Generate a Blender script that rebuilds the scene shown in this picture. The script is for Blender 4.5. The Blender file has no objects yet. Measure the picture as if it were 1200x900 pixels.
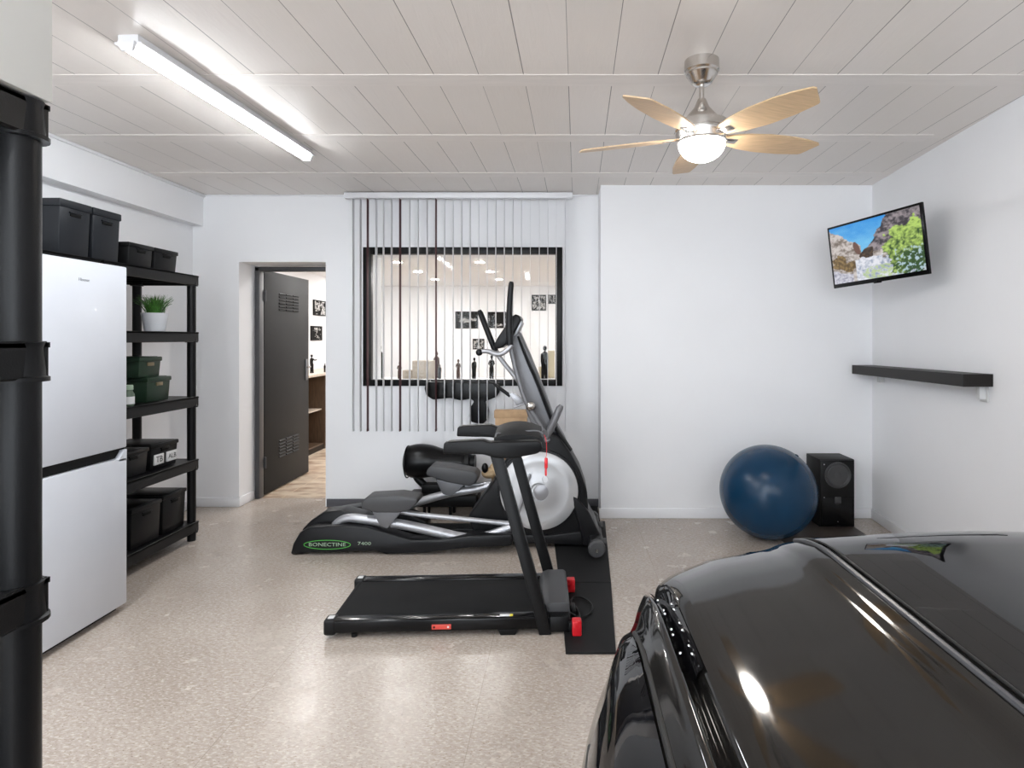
import bpy, bmesh, math, random
from mathutils import Vector, Matrix, noise
random.seed(7)
R = math.radians
C = bpy.context.scene.collection
sc = bpy.context.scene
H = 1.42          # camera height
F = 700.0         # focal length in pixels of the 1200 wide frame
CX, CY = 660.0, 396.0

# ------------------------------------------------------------------ camera
cam = bpy.data.cameras.new('camera'); cam_o = bpy.data.objects.new('camera', cam); C.objects.link(cam_o)
cam.sensor_fit = 'HORIZONTAL'; cam.sensor_width = 36; cam.lens = 36 * F / 1200
cam.shift_x = -(CX - 600) / 1200; cam.shift_y = -(450 - CY) / 1200
cam.clip_start = .02
cam_o.location = (0, 0, H); cam_o.rotation_euler = (R(90), 0, 0)
sc.camera = cam_o
# ------------------------------------------------------------------ world, exposure
w = bpy.data.worlds.new('world'); sc.world = w; w.use_nodes = True
w.node_tree.nodes['Background'].inputs[0].default_value = (.86, .93, 1, 1)
w.node_tree.nodes['Background'].inputs[1].default_value = 4.4
sc.view_settings.view_transform = 'Standard'; sc.view_settings.look = 'None'
sc.view_settings.gamma = 1; sc.view_settings.exposure = 0.57
sc.view_settings.use_curve_mapping = False
TUBE_E, GLOBE_E, SPOT_E = 42.0, 34.0, 300.0
FILL_TUBE_E = 80.0  # strength of the added fill tubes behind the camera

def P(px, py, Y):
    return Vector(((px - CX) / F * Y, Y, H - (py - CY) / F * Y))

# ------------------------------------------------------------------ materials
def pmat(name, col, rough=.5, metal=0, coat=0, spec=.5, emit=None, estr=0, alpha=1, bump=0, bscale=200, vary=0, vscale=5, stretch=(1, 1, 1)):
    if max(col) < .04 and 'car' not in name and metal < .3 and emit is None: col = tuple(c * .5 for c in col); spec = .22
    m = bpy.data.materials.new(name); m.use_nodes = True
    n = m.node_tree.nodes; l = m.node_tree.links; b = n['Principled BSDF']
    b.inputs['Base Color'].default_value = (*col, 1); b.inputs['Roughness'].default_value = rough
    b.inputs['Metallic'].default_value = metal; b.inputs['Coat Weight'].default_value = coat
    b.inputs['Specular IOR Level'].default_value = spec
    if emit: b.inputs['Emission Color'].default_value = (*emit, 1); b.inputs['Emission Strength'].default_value = estr
    tc = n.new('ShaderNodeTexCoord'); mp = n.new('ShaderNodeMapping'); mp.inputs['Scale'].default_value = stretch
    l.new(tc.outputs['Object'], mp.inputs[0])
    if bump:
        t = n.new('ShaderNodeTexNoise'); t.inputs['Scale'].default_value = bscale; t.inputs['Detail'].default_value = 3
        l.new(mp.outputs[0], t.inputs['Vector'])
        bp = n.new('ShaderNodeBump'); bp.inputs['Strength'].default_value = bump; bp.inputs['Distance'].default_value = .002
        l.new(t.outputs[0], bp.inputs['Height']); l.new(bp.outputs[0], b.inputs['Normal'])
    t2 = n.new('ShaderNodeTexNoise'); t2.inputs['Scale'].default_value = vscale; t2.inputs['Detail'].default_value = 4
    l.new(mp.outputs[0], t2.inputs['Vector'])
    r = n.new('ShaderNodeValToRGB')
    v = vary or .02
    r.color_ramp.elements[0].position = .3; r.color_ramp.elements[1].position = .7
    r.color_ramp.elements[0].color = (*[max(0, c * (1 - v)) for c in col], 1)
    r.color_ramp.elements[1].color = (*[min(1, c * (1 + v)) for c in col], 1)
    l.new(t2.outputs[0], r.inputs[0]); l.new(r.outputs[0], b.inputs['Base Color'])
    return m

M = {}
M['wall'] = pmat('white_plaster', (.85, .85, .865), .6, bump=.12, bscale=90, vary=.012, vscale=2)
M['trimw'] = pmat('white_gloss_trim', (.82, .82, .84), .35)
M['greybase'] = pmat('grey_baseboard', (.09, .09, .10), .5)
M['doorgrey'] = pmat('grey_door_metal', (.026, .027, .028), .55, vary=.04)
M['framedark'] = pmat('dark_door_frame', (.055, .055, .06), .4)
M['shelfblk'] = pmat('black_shelf_plastic', (.011, .011, .012), .38, bump=.15, bscale=300)
M['boxdark'] = pmat('anthracite_plastic', (.022, .025, .031), .42, bump=.1, bscale=200)
M['boxblk'] = pmat('black_plastic', (.012, .012, .013), .42, bump=.1, bscale=200)
M['boxgreen'] = pmat('dark_green_card', (.010, .030, .014), .45)
M['hole'] = pmat('dark_recess', (.003, .003, .003), .8)
M['brassy'] = pmat('brass_label_holder', (.25, .20, .12), .35, .8)
M['fridge'] = pmat('white_fridge_enamel', (.64, .66, .71), .28, coat=.2)
M['gasket'] = pmat('black_gasket', (.01, .01, .01), .6)
M['logo'] = pmat('grey_print', (.30, .31, .33), .4)
M['pot'] = pmat('white_pot', (.62, .63, .66), .35)
M['soil'] = pmat('soil', (.03, .02, .015), .95)
M['leaf'] = pmat('grass_leaf', (.045, .15, .02), .5, vary=.6, vscale=40)
M['frameblk'] = pmat('black_window_frame', (.008, .008, .008), .35)
M['slat'] = pmat('grey_blind_fabric', (.76, .76, .78), .7, bump=.1)
M['slatred'] = pmat('maroon_blind_fabric', (.075, .018, .022), .7)
M['rail'] = pmat('white_head_rail', (.80, .80, .82), .3)
M['leather'] = pmat('black_leather', (.008, .008, .009), .28, bump=.2, bscale=120)
M['matblack'] = pmat('black_powder_coat', (.010, .010, .011), .42)
M['glossblk'] = pmat('gloss_black_plastic', (.008, .008, .009), .15)
M['belt'] = pmat('treadmill_belt', (.012, .012, .013), .8, bump=.2, bscale=700)
M['greyrub'] = pmat('grey_rubber', (.055, .055, .058), .5, bump=.3, bscale=300)
M['ellblk'] = pmat('charcoal_plastic', (.018, .018, .020), .35, bump=.1, bscale=300)
M['ellgrey'] = pmat('grey_machine_paint', (.17, .17, .18), .38, .3)
M['silver'] = pmat('silver_paint', (.40, .40, .42), .35, .55)
M['silverdisc'] = pmat('silver_disc', (.56, .56, .57), .32, .45)
M['chrome'] = pmat('brushed_nickel', (.62, .59, .56), .22, 1, bump=.05, bscale=400)
M['padgrey'] = pmat('console_fabric', (.022, .022, .023), .6, bump=.3, bscale=400)
M['red'] = pmat('red_plastic', (.62, .012, .02), .35)
M['redpale'] = pmat('red_label', (.62, .07, .05), .4)
M['white'] = pmat('white_print', (.75, .75, .75), .4)
M['yellow'] = pmat('yellow_print', (.7, .6, .05), .4)
M['green'] = pmat('green_print', (.07, .42, .05), .4)
M['palegreen'] = pmat('pale_green_print', (.30, .40, .29), .4)
M['cord'] = pmat('black_cable', (.006, .006, .006), .35)
M['mat'] = pmat('black_rubber_mat', (.017, .017, .018), .65, bump=.4, bscale=250)
M['ball'] = pmat('blue_vinyl', (.003, .034, .082), .27, spec=.35, bump=.06, bscale=400, vary=.1, vscale=3)
M['spk'] = pmat('speaker_black', (.006, .006, .006), .35)
M['spkside'] = pmat('speaker_vinyl', (.014, .013, .013), .5, bump=.1)
M['cone'] = pmat('speaker_cone', (.045, .045, .047), .4)
M['wenge'] = pmat('dark_wood_shelf', (.028, .024, .022), .45, vary=.2, vscale=30, stretch=(8, .5, 8))
M['tvblk'] = pmat('tv_bezel', (.006, .006, .007), .2)
M['card'] = pmat('cardboard', (.50, .33, .19), .8, vary=.1, vscale=20)
M['cream'] = pmat('cream_board', (.70, .58, .36), .7, vary=.06)
M['beige'] = pmat('beige_stone', (.50, .42, .34), .8, vary=.12, vscale=40)
M['wood'] = pmat('brown_cabinet', (.10, .062, .038), .45, vary=.25, vscale=15, stretch=(4, 4, .5))
M['woodtop'] = pmat('pale_worktop', (.58, .50, .42), .4, vary=.1, vscale=20)
M['darkwood'] = pmat('dark_inside', (.035, .022, .014), .6)
M['ebony'] = pmat('ebony', (.010, .008, .006), .4)
M['brownst'] = pmat('brown_carving', (.07, .03, .018), .5, vary=.3, vscale=30)
M['greenst'] = pmat('green_bronze', (.015, .028, .02), .45, vary=.4, vscale=30)
M['tan'] = pmat('tan_plush', (.55, .40, .24), .95, bump=.6, bscale=200)
M['carpaint'] = pmat('black_car_paint', (.008, .0075, .007), .06, .0, coat=0, spec=.5)
M['carglass'] = pmat('black_car_glass', (.004, .004, .005), .02)
M['carrub'] = pmat('car_rubber_seal', (.008, .008, .008), .5)
M['cargrey'] = pmat('grey_seal_strip', (.06, .06, .065), .3)
M['tyre'] = pmat('tyre', (.012, .012, .012), .8)
M['bladewood'] = pmat('light_maple', (.60, .42, .25), .42, vary=.12, vscale=14, stretch=(1, 9, 1))
M['tubelight'] = pmat('tube_diffuser', (.9, .9, .9), .4, emit=(.93, .97, 1), estr=TUBE_E)
M['filltube'] = pmat('fill_tube_diffuser', (.9, .9, .9), .4, emit=(.93, .97, 1), estr=FILL_TUBE_E)
M['globelight'] = pmat('globe_glass', (.9, .9, .85), .4, emit=(1, .94, .87), estr=GLOBE_E)
M['spotlight'] = pmat('downlight_lens', (.9, .9, .9), .4, emit=(1, .985, .97), estr=SPOT_E)
M['whitebox'] = pmat('white_carton', (.80, .79, .75), .6)
M['clear'] = pmat('milky_plastic', (.6, .6, .6), .3)
M['jar'] = pmat('pale_green_jar', (.09, .13, .09), .2)
M['sill'] = pmat('white_sill', (.75, .73, .70), .5)
M['bead'] = pmat('glint_bead', (.9, .9, .9), .08, 1)  # bright dots standing in for lamps reflected in the car paint

def N(m): return m.node_tree.nodes, m.node_tree.links
def math_(n, l, op, a, b=None, c=None):
    x = n.new('ShaderNodeMath'); x.operation = op
    for i, v in enumerate((a, b, c)):
        if v is None: continue
        if isinstance(v, (int, float)): x.inputs[i].default_value = v
        else: l.new(v, x.inputs[i])
    return x.outputs[0]
def mixc(n, l, fac, a, b):
    x = n.new('ShaderNodeMix'); x.data_type = 'RGBA'
    if isinstance(fac, (int, float)): x.inputs[0].default_value = fac
    else: l.new(fac, x.inputs[0])
    for i, v in ((6, a), (7, b)):
        if isinstance(v, tuple): x.inputs[i].default_value = (*v, 1)
        else: l.new(v, x.inputs[i])
    return x.outputs[2]

# ceiling boards: long planks with thin dark joints
def ceiling_mat():
    m = bpy.data.materials.new('ceiling_boards'); m.use_nodes = True; n, l = N(m); b = n['Principled BSDF']
    tc = n.new('ShaderNodeTexCoord'); s = n.new('ShaderNodeSeparateXYZ'); l.new(tc.outputs['Object'], s.inputs[0])
    x = math_(n, l, 'SUBTRACT', s.outputs[0], math_(n, l, 'MULTIPLY', math_(n, l, 'SUBTRACT', s.outputs[1], 2.73), .0234))
    x = math_(n, l, 'ADD', math_(n, l, 'SUBTRACT', x, .0234), 20.5)
    pp = math_(n, l, 'PINGPONG', x, .1025)
    idx = math_(n, l, 'FLOOR', math_(n, l, 'DIVIDE', math_(n, l, 'ADD', x, .1025), .205))
    row = math_(n, l, 'FLOOR', math_(n, l, 'DIVIDE', math_(n, l, 'SUBTRACT', s.outputs[1], 2.8), .81))
    wn = n.new('ShaderNodeTexWhiteNoise'); wn.noise_dimensions = '2D'
    cb = n.new('ShaderNodeCombineXYZ'); l.new(idx, cb.inputs[0]); l.new(row, cb.inputs[1]); l.new(cb.outputs[0], wn.inputs['Vector'])
    wid = math_(n, l, 'ADD', math_(n, l, 'MULTIPLY', wn.outputs['Value'], .0014), .0008)
    mask = math_(n, l, 'LESS_THAN', pp, wid)
    pid = math_(n, l, 'FLOOR', math_(n, l, 'DIVIDE', x, .205))
    cb2 = n.new('ShaderNodeCombineXYZ'); l.new(pid, cb2.inputs[0]); l.new(row, cb2.inputs[1])
    wn2 = n.new('ShaderNodeTexWhiteNoise'); wn2.noise_dimensions = '2D'; l.new(cb2.outputs[0], wn2.inputs['Vector'])
    base = mixc(n, l, wn2.outputs['Value'], (.80, .745, .695), (.84, .785, .74))
    mp = n.new('ShaderNodeMapping'); mp.inputs['Scale'].default_value = (9, 1.2, 1); l.new(tc.outputs['Object'], mp.inputs[0])
    t = n.new('ShaderNodeTexNoise'); t.inputs['Scale'].default_value = 3.5; t.inputs['Detail'].default_value = 8; t.inputs['Roughness'].default_value = .65
    t.inputs['Distortion'].default_value = 1.2
    l.new(mp.outputs[0], t.inputs['Vector'])
    base = mixc(n, l, math_(n, l, 'MULTIPLY', t.outputs[0], .25), base, (.70, .64, .59))
    col = mixc(n, l, math_(n, l, 'MULTIPLY', mask, .8), base, (.12, .10, .085))
    l.new(col, b.inputs['Base Color']); b.inputs['Roughness'].default_value = .36
    hgt = math_(n, l, 'SUBTRACT', t.outputs[0], math_(n, l, 'MULTIPLY', mask, 1.0))
    bp = n.new('ShaderNodeBump'); bp.inputs['Strength'].default_value = .35; bp.inputs['Distance'].default_value = .004
    l.new(hgt, bp.inputs['Height']); l.new(bp.outputs[0], b.inputs['Normal'])
    return m
M['ceiling'] = ceiling_mat()
M['batten'] = pmat('ceiling_batten', (.82, .765, .72), .38, bump=.25, bscale=12, stretch=(1, 6, 1), vary=.03)

def floor_mat():
    m = bpy.data.materials.new('speckled_stone_tile'); m.use_nodes = True; n, l = N(m); b = n['Principled BSDF']
    tc = n.new('ShaderNodeTexCoord'); s = n.new('ShaderNodeSeparateXYZ'); l.new(tc.outputs['Object'], s.inputs[0])
    def nz(scale, detail=4, st=(1, 1, 1), rot=0, dist=0):
        mp = n.new('ShaderNodeMapping'); mp.inputs['Scale'].default_value = st; mp.inputs['Rotation'].default_value = (0, 0, rot)
        l.new(tc.outputs['Object'], mp.inputs[0])
        t = n.new('ShaderNodeTexNoise'); t.inputs['Scale'].default_value = scale; t.inputs['Detail'].default_value = detail; t.inputs['Distortion'].default_value = dist
        l.new(mp.outputs[0], t.inputs['Vector']); return t.outputs[0]
    def ramp(v, a, bb):
        r = n.new('ShaderNodeMapRange'); r.inputs[1].default_value = a; r.inputs[2].default_value = bb; l.new(v, r.inputs[0]); return r.outputs[0]
    base = mixc(n, l, ramp(nz(2.2, 5, dist=.6), .35, .65), (.405, .345, .30), (.47, .41, .36))
    base = mixc(n, l, ramp(nz(34, 5, (1, 2.0, 1), .5), .36, .60), mixc(n, l, .5, base, (.30, .24, .19)), base)
    base = mixc(n, l, ramp(nz(62, 2, (1, 2.0, 1), .5), .50, .74), base, (.60, .54, .485))
    base = mixc(n, l, ramp(nz(95, 3, (1, 1.8, 1), .7), .60, .70), base, (.22, .16, .12))
    jx = math_(n, l, 'LESS_THAN', math_(n, l, 'PINGPONG', math_(n, l, 'ADD', s.outputs[0], .331 + 8.91), .4455), .0013)
    jy = math_(n, l, 'LESS_THAN', math_(n, l, 'PINGPONG', math_(n, l, 'ADD', s.outputs[1], 8.0 - 2.2), .2), .0011)
    j = math_(n, l, 'MAXIMUM', jx, math_(n, l, 'MULTIPLY', jy, .6))
    col = mixc(n, l, math_(n, l, 'MULTIPLY', j, .55), base, (.20, .16, .13))
    l.new(col, b.inputs['Base Color'])
    l.new(math_(n, l, 'ADD', math_(n, l, 'MULTIPLY', nz(6, 3), .16), .17), b.inputs['Roughness'])
    bp = n.new('ShaderNodeBump'); bp.inputs['Strength'].default_value = .12; bp.inputs['Distance'].default_value = .002
    l.new(math_(n, l, 'SUBTRACT', nz(45, 3, (1, 2, 1), .5), j), bp.inputs['Height']); l.new(bp.outputs[0], b.inputs['Normal'])
    return m
M['floor'] = floor_mat()

def travertine():
    m = bpy.data.materials.new('travertine_tile'); m.use_nodes = True; n, l = N(m); b = n['Principled BSDF']
    tc = n.new('ShaderNodeTexCoord'); s = n.new('ShaderNodeSeparateXYZ'); l.new(tc.outputs['Object'], s.inputs[0])
    mp = n.new('ShaderNodeMapping'); mp.inputs['Scale'].default_value = (1, 2.5, 1); l.new(tc.outputs['Object'], mp.inputs[0])
    t = n.new('ShaderNodeTexNoise'); t.inputs['Scale'].default_value = 5; t.inputs['Detail'].default_value = 6; l.new(mp.outputs[0], t.inputs['Vector'])
    r = n.new('ShaderNodeValToRGB'); l.new(t.outputs[0], r.inputs[0])
    r.color_ramp.elements[0].position = .36; r.color_ramp.elements[0].color = (.32, .21, .14, 1)
    r.color_ramp.elements[1].position = .58; r.color_ramp.elements[1].color = (.60, .50, .39, 1)
    jx = math_(n, l, 'LESS_THAN', math_(n, l, 'PINGPONG', math_(n, l, 'ADD', s.outputs[0], 20), .25), .005)
    jy = math_(n, l, 'LESS_THAN', math_(n, l, 'PINGPONG', math_(n, l, 'ADD', s.outputs[1], 20.1), .25), .005)
    l.new(mixc(n, l, math_(n, l, 'MAXIMUM', jx, jy), r.outputs[0], (.62, .50, .36)), b.inputs['Base Color'])
    b.inputs['Roughness'].default_value = .3
    return m
M['trav'] = travertine()

def vcol_mat(name, emit=0):
    m = bpy.data.materials.new(name); m.use_nodes = True; n, l = N(m); b = n['Principled BSDF']
    a = n.new('ShaderNodeVertexColor'); a.layer_name = 'picture'
    if emit:
        l.new(a.outputs[0], b.inputs['Emission Color']); b.inputs['Emission Strength'].default_value = emit
        b.inputs['Base Color'].default_value = (.01, .01, .01, 1); b.inputs['Roughness'].default_value = .25
    else:
        l.new(a.outputs[0], b.inputs['Base Color']); b.inputs['Roughness'].default_value = .8; b.inputs['Specular IOR Level'].default_value = .1
    return m
M['screen'] = vcol_mat('tv_picture', .62)
M['photo'] = vcol_mat('photo_print')

def glass_mat():
    m = bpy.data.materials.new('clear_pane'); m.use_nodes = True; n, l = N(m)
    n.remove(n['Principled BSDF'])
    t = n.new('ShaderNodeBsdfTransparent'); t.inputs[0].default_value = (.96, .97, .97, 1)
    g = n.new('ShaderNodeBsdfGlossy'); g.inputs['Roughness'].default_value = .02
    f = n.new('ShaderNodeFresnel'); f.inputs[0].default_value = 1.45
    mx = n.new('ShaderNodeMixShader'); l.new(math_(n, l, 'MULTIPLY', f.outputs[0], .3), mx.inputs[0]); l.new(t.outputs[0], mx.inputs[1]); l.new(g.outputs[0], mx.inputs[2])
    l.new(mx.outputs[0], n['Material Output'].inputs[0]); return m
M['pane'] = glass_mat()

# ------------------------------------------------------------------ mesh builder
class MB:
    def __init__(s): s.b = bmesh.new()
    def _new(s, fn):
        nb = bmesh.new(); fn(nb); me = bpy.data.meshes.new('t'); nb.to_mesh(me); nb.free(); s.b.from_mesh(me); bpy.data.meshes.remove(me)
    def box(s, x0, x1, y0, y1, z0, z1, bev=0, seg=2, rot=None, piv=None):
        def f(b):
            bmesh.ops.create_cube(b, size=1)
            for v in b.verts:
                v.co = Vector(((x0 + x1) / 2 + v.co.x * (x1 - x0), (y0 + y1) / 2 + v.co.y * (y1 - y0), (z0 + z1) / 2 + v.co.z * (z1 - z0)))
            if bev: bmesh.ops.bevel(b, geom=b.edges[:], offset=bev, segments=seg, profile=.5, affect='EDGES')
            if rot is not None:
                p = Vector(piv) if piv is not None else Vector(((x0 + x1) / 2, (y0 + y1) / 2, (z0 + z1) / 2))
                for v in b.verts: v.co = rot @ (v.co - p) + p
        s._new(f); return s
    def frustum(s, c, w0, d0, w1, d1, z0, z1, bev=0):   # box whose bottom (w0,d0) differs from the top (w1,d1)
        def f(b):
            bmesh.ops.create_cube(b, size=1)
            for v in b.verts:
                ww, dd, z = (w1, d1, z1) if v.co.z > 0 else (w0, d0, z0)
                v.co = Vector((c[0] + v.co.x * ww, c[1] + v.co.y * dd, z))
            if bev: bmesh.ops.bevel(b, geom=b.edges[:], offset=bev, segments=2, profile=.5, affect='EDGES')
        s._new(f); return s
    def prism(s, pts, axis, a, b_, bev=0, seg=2):   # polygon given as Vectors (already 3-D in the plane), extruded along axis from a to b
        def f(b):
            vs = []
            for p in pts:
                q = Vector(p); q[axis] = a; vs.append(b.verts.new(q))
            fc = b.faces.new(vs)
            r = bmesh.ops.extrude_face_region(b, geom=[fc])
            d = Vector((0, 0, 0)); d[axis] = b_ - a
            bmesh.ops.translate(b, vec=d, verts=[e for e in r['geom'] if isinstance(e, bmesh.types.BMVert)])
            bmesh.ops.recalc_face_normals(b, faces=b.faces[:])
            if bev: bmesh.ops.bevel(b, geom=b.edges[:], offset=bev, segments=seg, profile=.5, affect='EDGES', clamp_overlap=True)
        s._new(f); return s
    def tube(s, pts, rad, n=12, flat=1.0, caps=True, smooth=0):
        pts = [Vector(p) for p in pts]
        if not isinstance(rad, (list, tuple)): rad = [rad] * len(pts)
        rad = list(rad)
        for _ in range(smooth):
            np_, nr = [pts[0]], [rad[0]]
            for i in range(len(pts) - 1):
                np_ += [pts[i] * .75 + pts[i + 1] * .25, pts[i] * .25 + pts[i + 1] * .75]
                nr += [rad[i] * .75 + rad[i + 1] * .25, rad[i] * .25 + rad[i + 1] * .75]
            np_.append(pts[-1]); nr.append(rad[-1]); pts, rad = np_, nr
        def f(b):
            rings = []; up = None
            for i, p in enumerate(pts):
                d = (pts[min(i + 1, len(pts) - 1)] - pts[max(i - 1, 0)]).normalized()
                if up is None:
                    up = Vector((0, 0, 1)) if abs(d.z) < .9 else Vector((0, 1, 0))
                a = d.cross(up)
                if a.length < 1e-4: a = d.orthogonal()
                a.normalize(); bb = a.cross(d).normalized(); up = bb
                rings.append([b.verts.new(p + (a * math.cos(t) * flat + bb * math.sin(t)) * rad[i]) for t in [2 * math.pi * k / n for k in range(n)]])
            for r0, r1 in zip(rings, rings[1:]):
                for k in range(n): b.faces.new((r0[k], r0[(k + 1) % n], r1[(k + 1) % n], r1[k]))
            if caps:
                b.faces.new(rings[0][::-1]); b.faces.new(rings[-1])
            bmesh.ops.recalc_face_normals(b, faces=b.faces[:])
        s._new(f); return s
    def lathe(s, prof, c, axis='Z', n=40):
        def f(b):
            rings = []
            for r, h in prof:
                ring = []
                for k in range(n):
                    t = 2 * math.pi * k / n; x, y = max(r, 1e-5) * math.cos(t), max(r, 1e-5) * math.sin(t)
                    q = (x, y, h) if axis == 'Z' else ((x, h, y) if axis == 'Y' else (h, x, y))
                    ring.append(b.verts.new(Vector(q) + Vector(c)))
                rings.append(ring)
            for r0, r1 in zip(rings, rings[1:]):
                for k in range(n): b.faces.new((r0[k], r0[(k + 1) % n], r1[(k + 1) % n], r1[k]))
            b.faces.new(rings[0][::-1]); b.faces.new(rings[-1])
            bmesh.ops.remove_doubles(b, verts=b.verts[:], dist=1e-4)
            bmesh.ops.recalc_face_normals(b, faces=b.faces[:])
        s._new(f); return s
    def ball(s, c, r, sx=1, sy=1, sz=1, u=24, v=16):
        def f(b):
            bmesh.ops.create_uvsphere(b, u_segments=u, v_segments=v, radius=r)
            for q in b.verts: q.co = Vector((q.co.x * sx, q.co.y * sy, q.co.z * sz)) + Vector(c)
        s._new(f); return s
    def grid(s, rows, flip=False):
        def f(b):
            vs = [[b.verts.new(Vector(p)) for p in r] for r in rows]
            for i in range(len(vs) - 1):
                for j in range(len(vs[0]) - 1):
                    q = (vs[i][j], vs[i][j + 1], vs[i + 1][j + 1], vs[i + 1][j])
                    b.faces.new(q[::-1] if flip else q)
        s._new(f); return s
    def poly(s, pts):
        s._new(lambda b: b.faces.new([b.verts.new(Vector(p)) for p in pts])); return s
    def xf(s, mtx):
        s.b.transform(mtx); return s

def origin_of(o):
    v = Vector((0, 0, 0))
    while o: v = v + Vector(o.location); o = o.parent
    return v
def part(name, mb, m, parent=None, label=None, sharp=35, local=False):
    me = bpy.data.meshes.new(name)
    if parent is not None and not local: mb.b.transform(Matrix.Translation(-origin_of(parent)))
    mb.b.to_mesh(me); mb.b.free(); me.materials.append(m)
    for p in me.polygons: p.use_smooth = True
    me.set_sharp_from_angle(angle=R(sharp))
    o = bpy.data.objects.new(name, me); C.objects.link(o); o.parent = parent
    if label: o['label'] = label
    return o
def thing(name, label, cat, loc=(0, 0, 0), group=None, rz=0):
    o = bpy.data.objects.new(name, None); C.objects.link(o); o.location = loc; o.rotation_euler = (0, 0, rz)
    o.empty_display_size = .1
    o['label'] = label; o['category'] = cat
    if group: o['group'] = group
    return o
def one(name, mb, m, label, cat, loc=(0, 0, 0), group=None):   # a thing that is a single mesh with its origin at loc
    mb.b.transform(Matrix.Translation(-Vector(loc)))
    o = part(name, mb, m); o.location = loc; o['label'] = label; o['category'] = cat
    if group: o['group'] = group
    return o
def struct(name, mb, m, sharp=35):
    o = part(name, mb, m, sharp=sharp); o['kind'] = 'structure'; return o
def copy_thing(o, loc, label):
    c = o.copy(); C.objects.link(c); c.location = loc; c['label'] = label
    for ch in list(o.children):
        d = ch.copy(); C.objects.link(d); d.parent = c
        for g in ch.children:
            e = g.copy(); C.objects.link(e); e.parent = d
    return c
def text(name, s, size, ext, m, parent, mtx, label=None, sx=1):
    cu = bpy.data.curves.new('t', 'FONT'); cu.body = s; cu.size = size; cu.extrude = ext; cu.align_x = 'CENTER'; cu.align_y = 'CENTER'; cu.resolution_u = 2
    to = bpy.data.objects.new('t', cu); C.objects.link(to)
    dg = bpy.context.evaluated_depsgraph_get(); me = bpy.data.meshes.new_from_object(to.evaluated_get(dg))
    bpy.data.objects.remove(to); bpy.data.curves.remove(cu)
    me.transform(Matrix.Diagonal((sx, 1, 1, 1))); me.transform(mtx); me.transform(Matrix.Translation(-origin_of(parent)))
    me.materials.clear(); me.materials.append(m); me.name = name
    o = bpy.data.objects.new(name, me); C.objects.link(o); o.parent = parent
    if label: o['label'] = label
    return o
FACE_NEG_Y = Matrix.Rotation(R(90), 4, 'X')                                     # text read from -Y
FACE_POS_X = Matrix.Rotation(R(90), 4, 'Z') @ Matrix.Rotation(R(90), 4, 'X')     # text read from +X

# ================================================================== ROOM SHELL
CZ = 2.625
YB = 5.03    # left back wall
YP = 4.71    # projecting right back wall
YF = -2.9    # open garage front
def wxl(Y): return -3.05 + (YB - Y) * .008
def wxr(Y): return 2.026 + .0871 * Y
fl = MB(); fl.box(-3.6, 3.0, YF, 5.30, -.1, 0); struct('floor', fl, M['floor'])
cl = MB(); cl.box(-3.6, 3.0, YF, 5.33, CZ, CZ + .1); struct('ceiling', cl, M['ceiling'])
yy = 2.73; k = 1
y = 2.73 - .81 * 7
while y < YB - .1:
    b = MB(); b.box(-3.03, 2.42 if y > 3.9 else 2.2, y, y + .125, CZ - .0025, CZ + .003, .001, 1)
    struct('trim_%d' % k, b, M['batten']); k += 1; y += .81
# back wall left with door and window openings (thickness 0.3)
DX0, DX1, DZ = -2.73, -2.0, 2.06
WX0, WX1, WZ0, WZ1 = -1.625, -.06, 1.055, 2.135
wb = MB()
for x0, x1, z0, z1 in ((-3.3, DX0, 0, CZ + .05), (DX0, DX1, DZ, CZ + .05), (DX1, WX0, 0, CZ + .05), (WX0, WX1, 0, WZ0), (WX0, WX1, WZ1, CZ + .05), (WX1, .4, 0, CZ + .05)):
    wb.box(x0, x1, YB, 5.33, z0, z1)
struct('wall_back', wb, M['wall'])
wp = MB(); wp.box(.296, 3.0, YP, 5.33, 0, CZ + .05); struct('wall_back_right', wp, M['wall'])
def wall_seg(ya, yb): return MB().prism([(wxr(ya), ya, 0), (wxr(yb), yb, 0), (wxr(yb) + .2, yb, 0), (wxr(ya) + .2, ya, 0)], 2, 0, CZ + .05)
def slanted(mb, name, m):
    rt = Matrix.Translation((2.026, 0, 0)) @ Matrix.Rotation(-math.atan(.0871), 4, 'Z')
    mb.b.transform(rt.inverted()); o = struct(name, mb, m); o.matrix_world = rt; return o
slanted(wall_seg(YF, 2.0), 'wall_right', M['wall'])
slanted(wall_seg(2.0, 3.45), 'wall_right_middle', M['wall'])
slanted(wall_seg(3.45, 5.3), 'wall_right_rear', M['wall'])
wl = MB(); wl.prism([(-3.12, YF, 0), (-3.12, 5.3, 0), (-3.4, 5.3, 0), (-3.4, YF, 0)], 2, 0, CZ + .05)
struct('wall_left', wl, M['wall'])
wbm = MB(); wbm.prism([(wxl(YF), YF, 0), (-3.03, 5.04, 0), (-3.2, 5.04, 0), (-3.2, YF, 0)], 2, 2.36, CZ + .04); struct('wall_left_upper', wbm, M['wall'])
b = MB(); b.box(-3.03, -3.01, YF, YB, CZ - .022, CZ, .006); struct('trim_20', b, M['trimw'])
b = MB(); b.box(-3.03, .29, YB - .012, YB + .01, CZ - .012, CZ, .003); struct('trim_21', b, M['trimw'])
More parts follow.
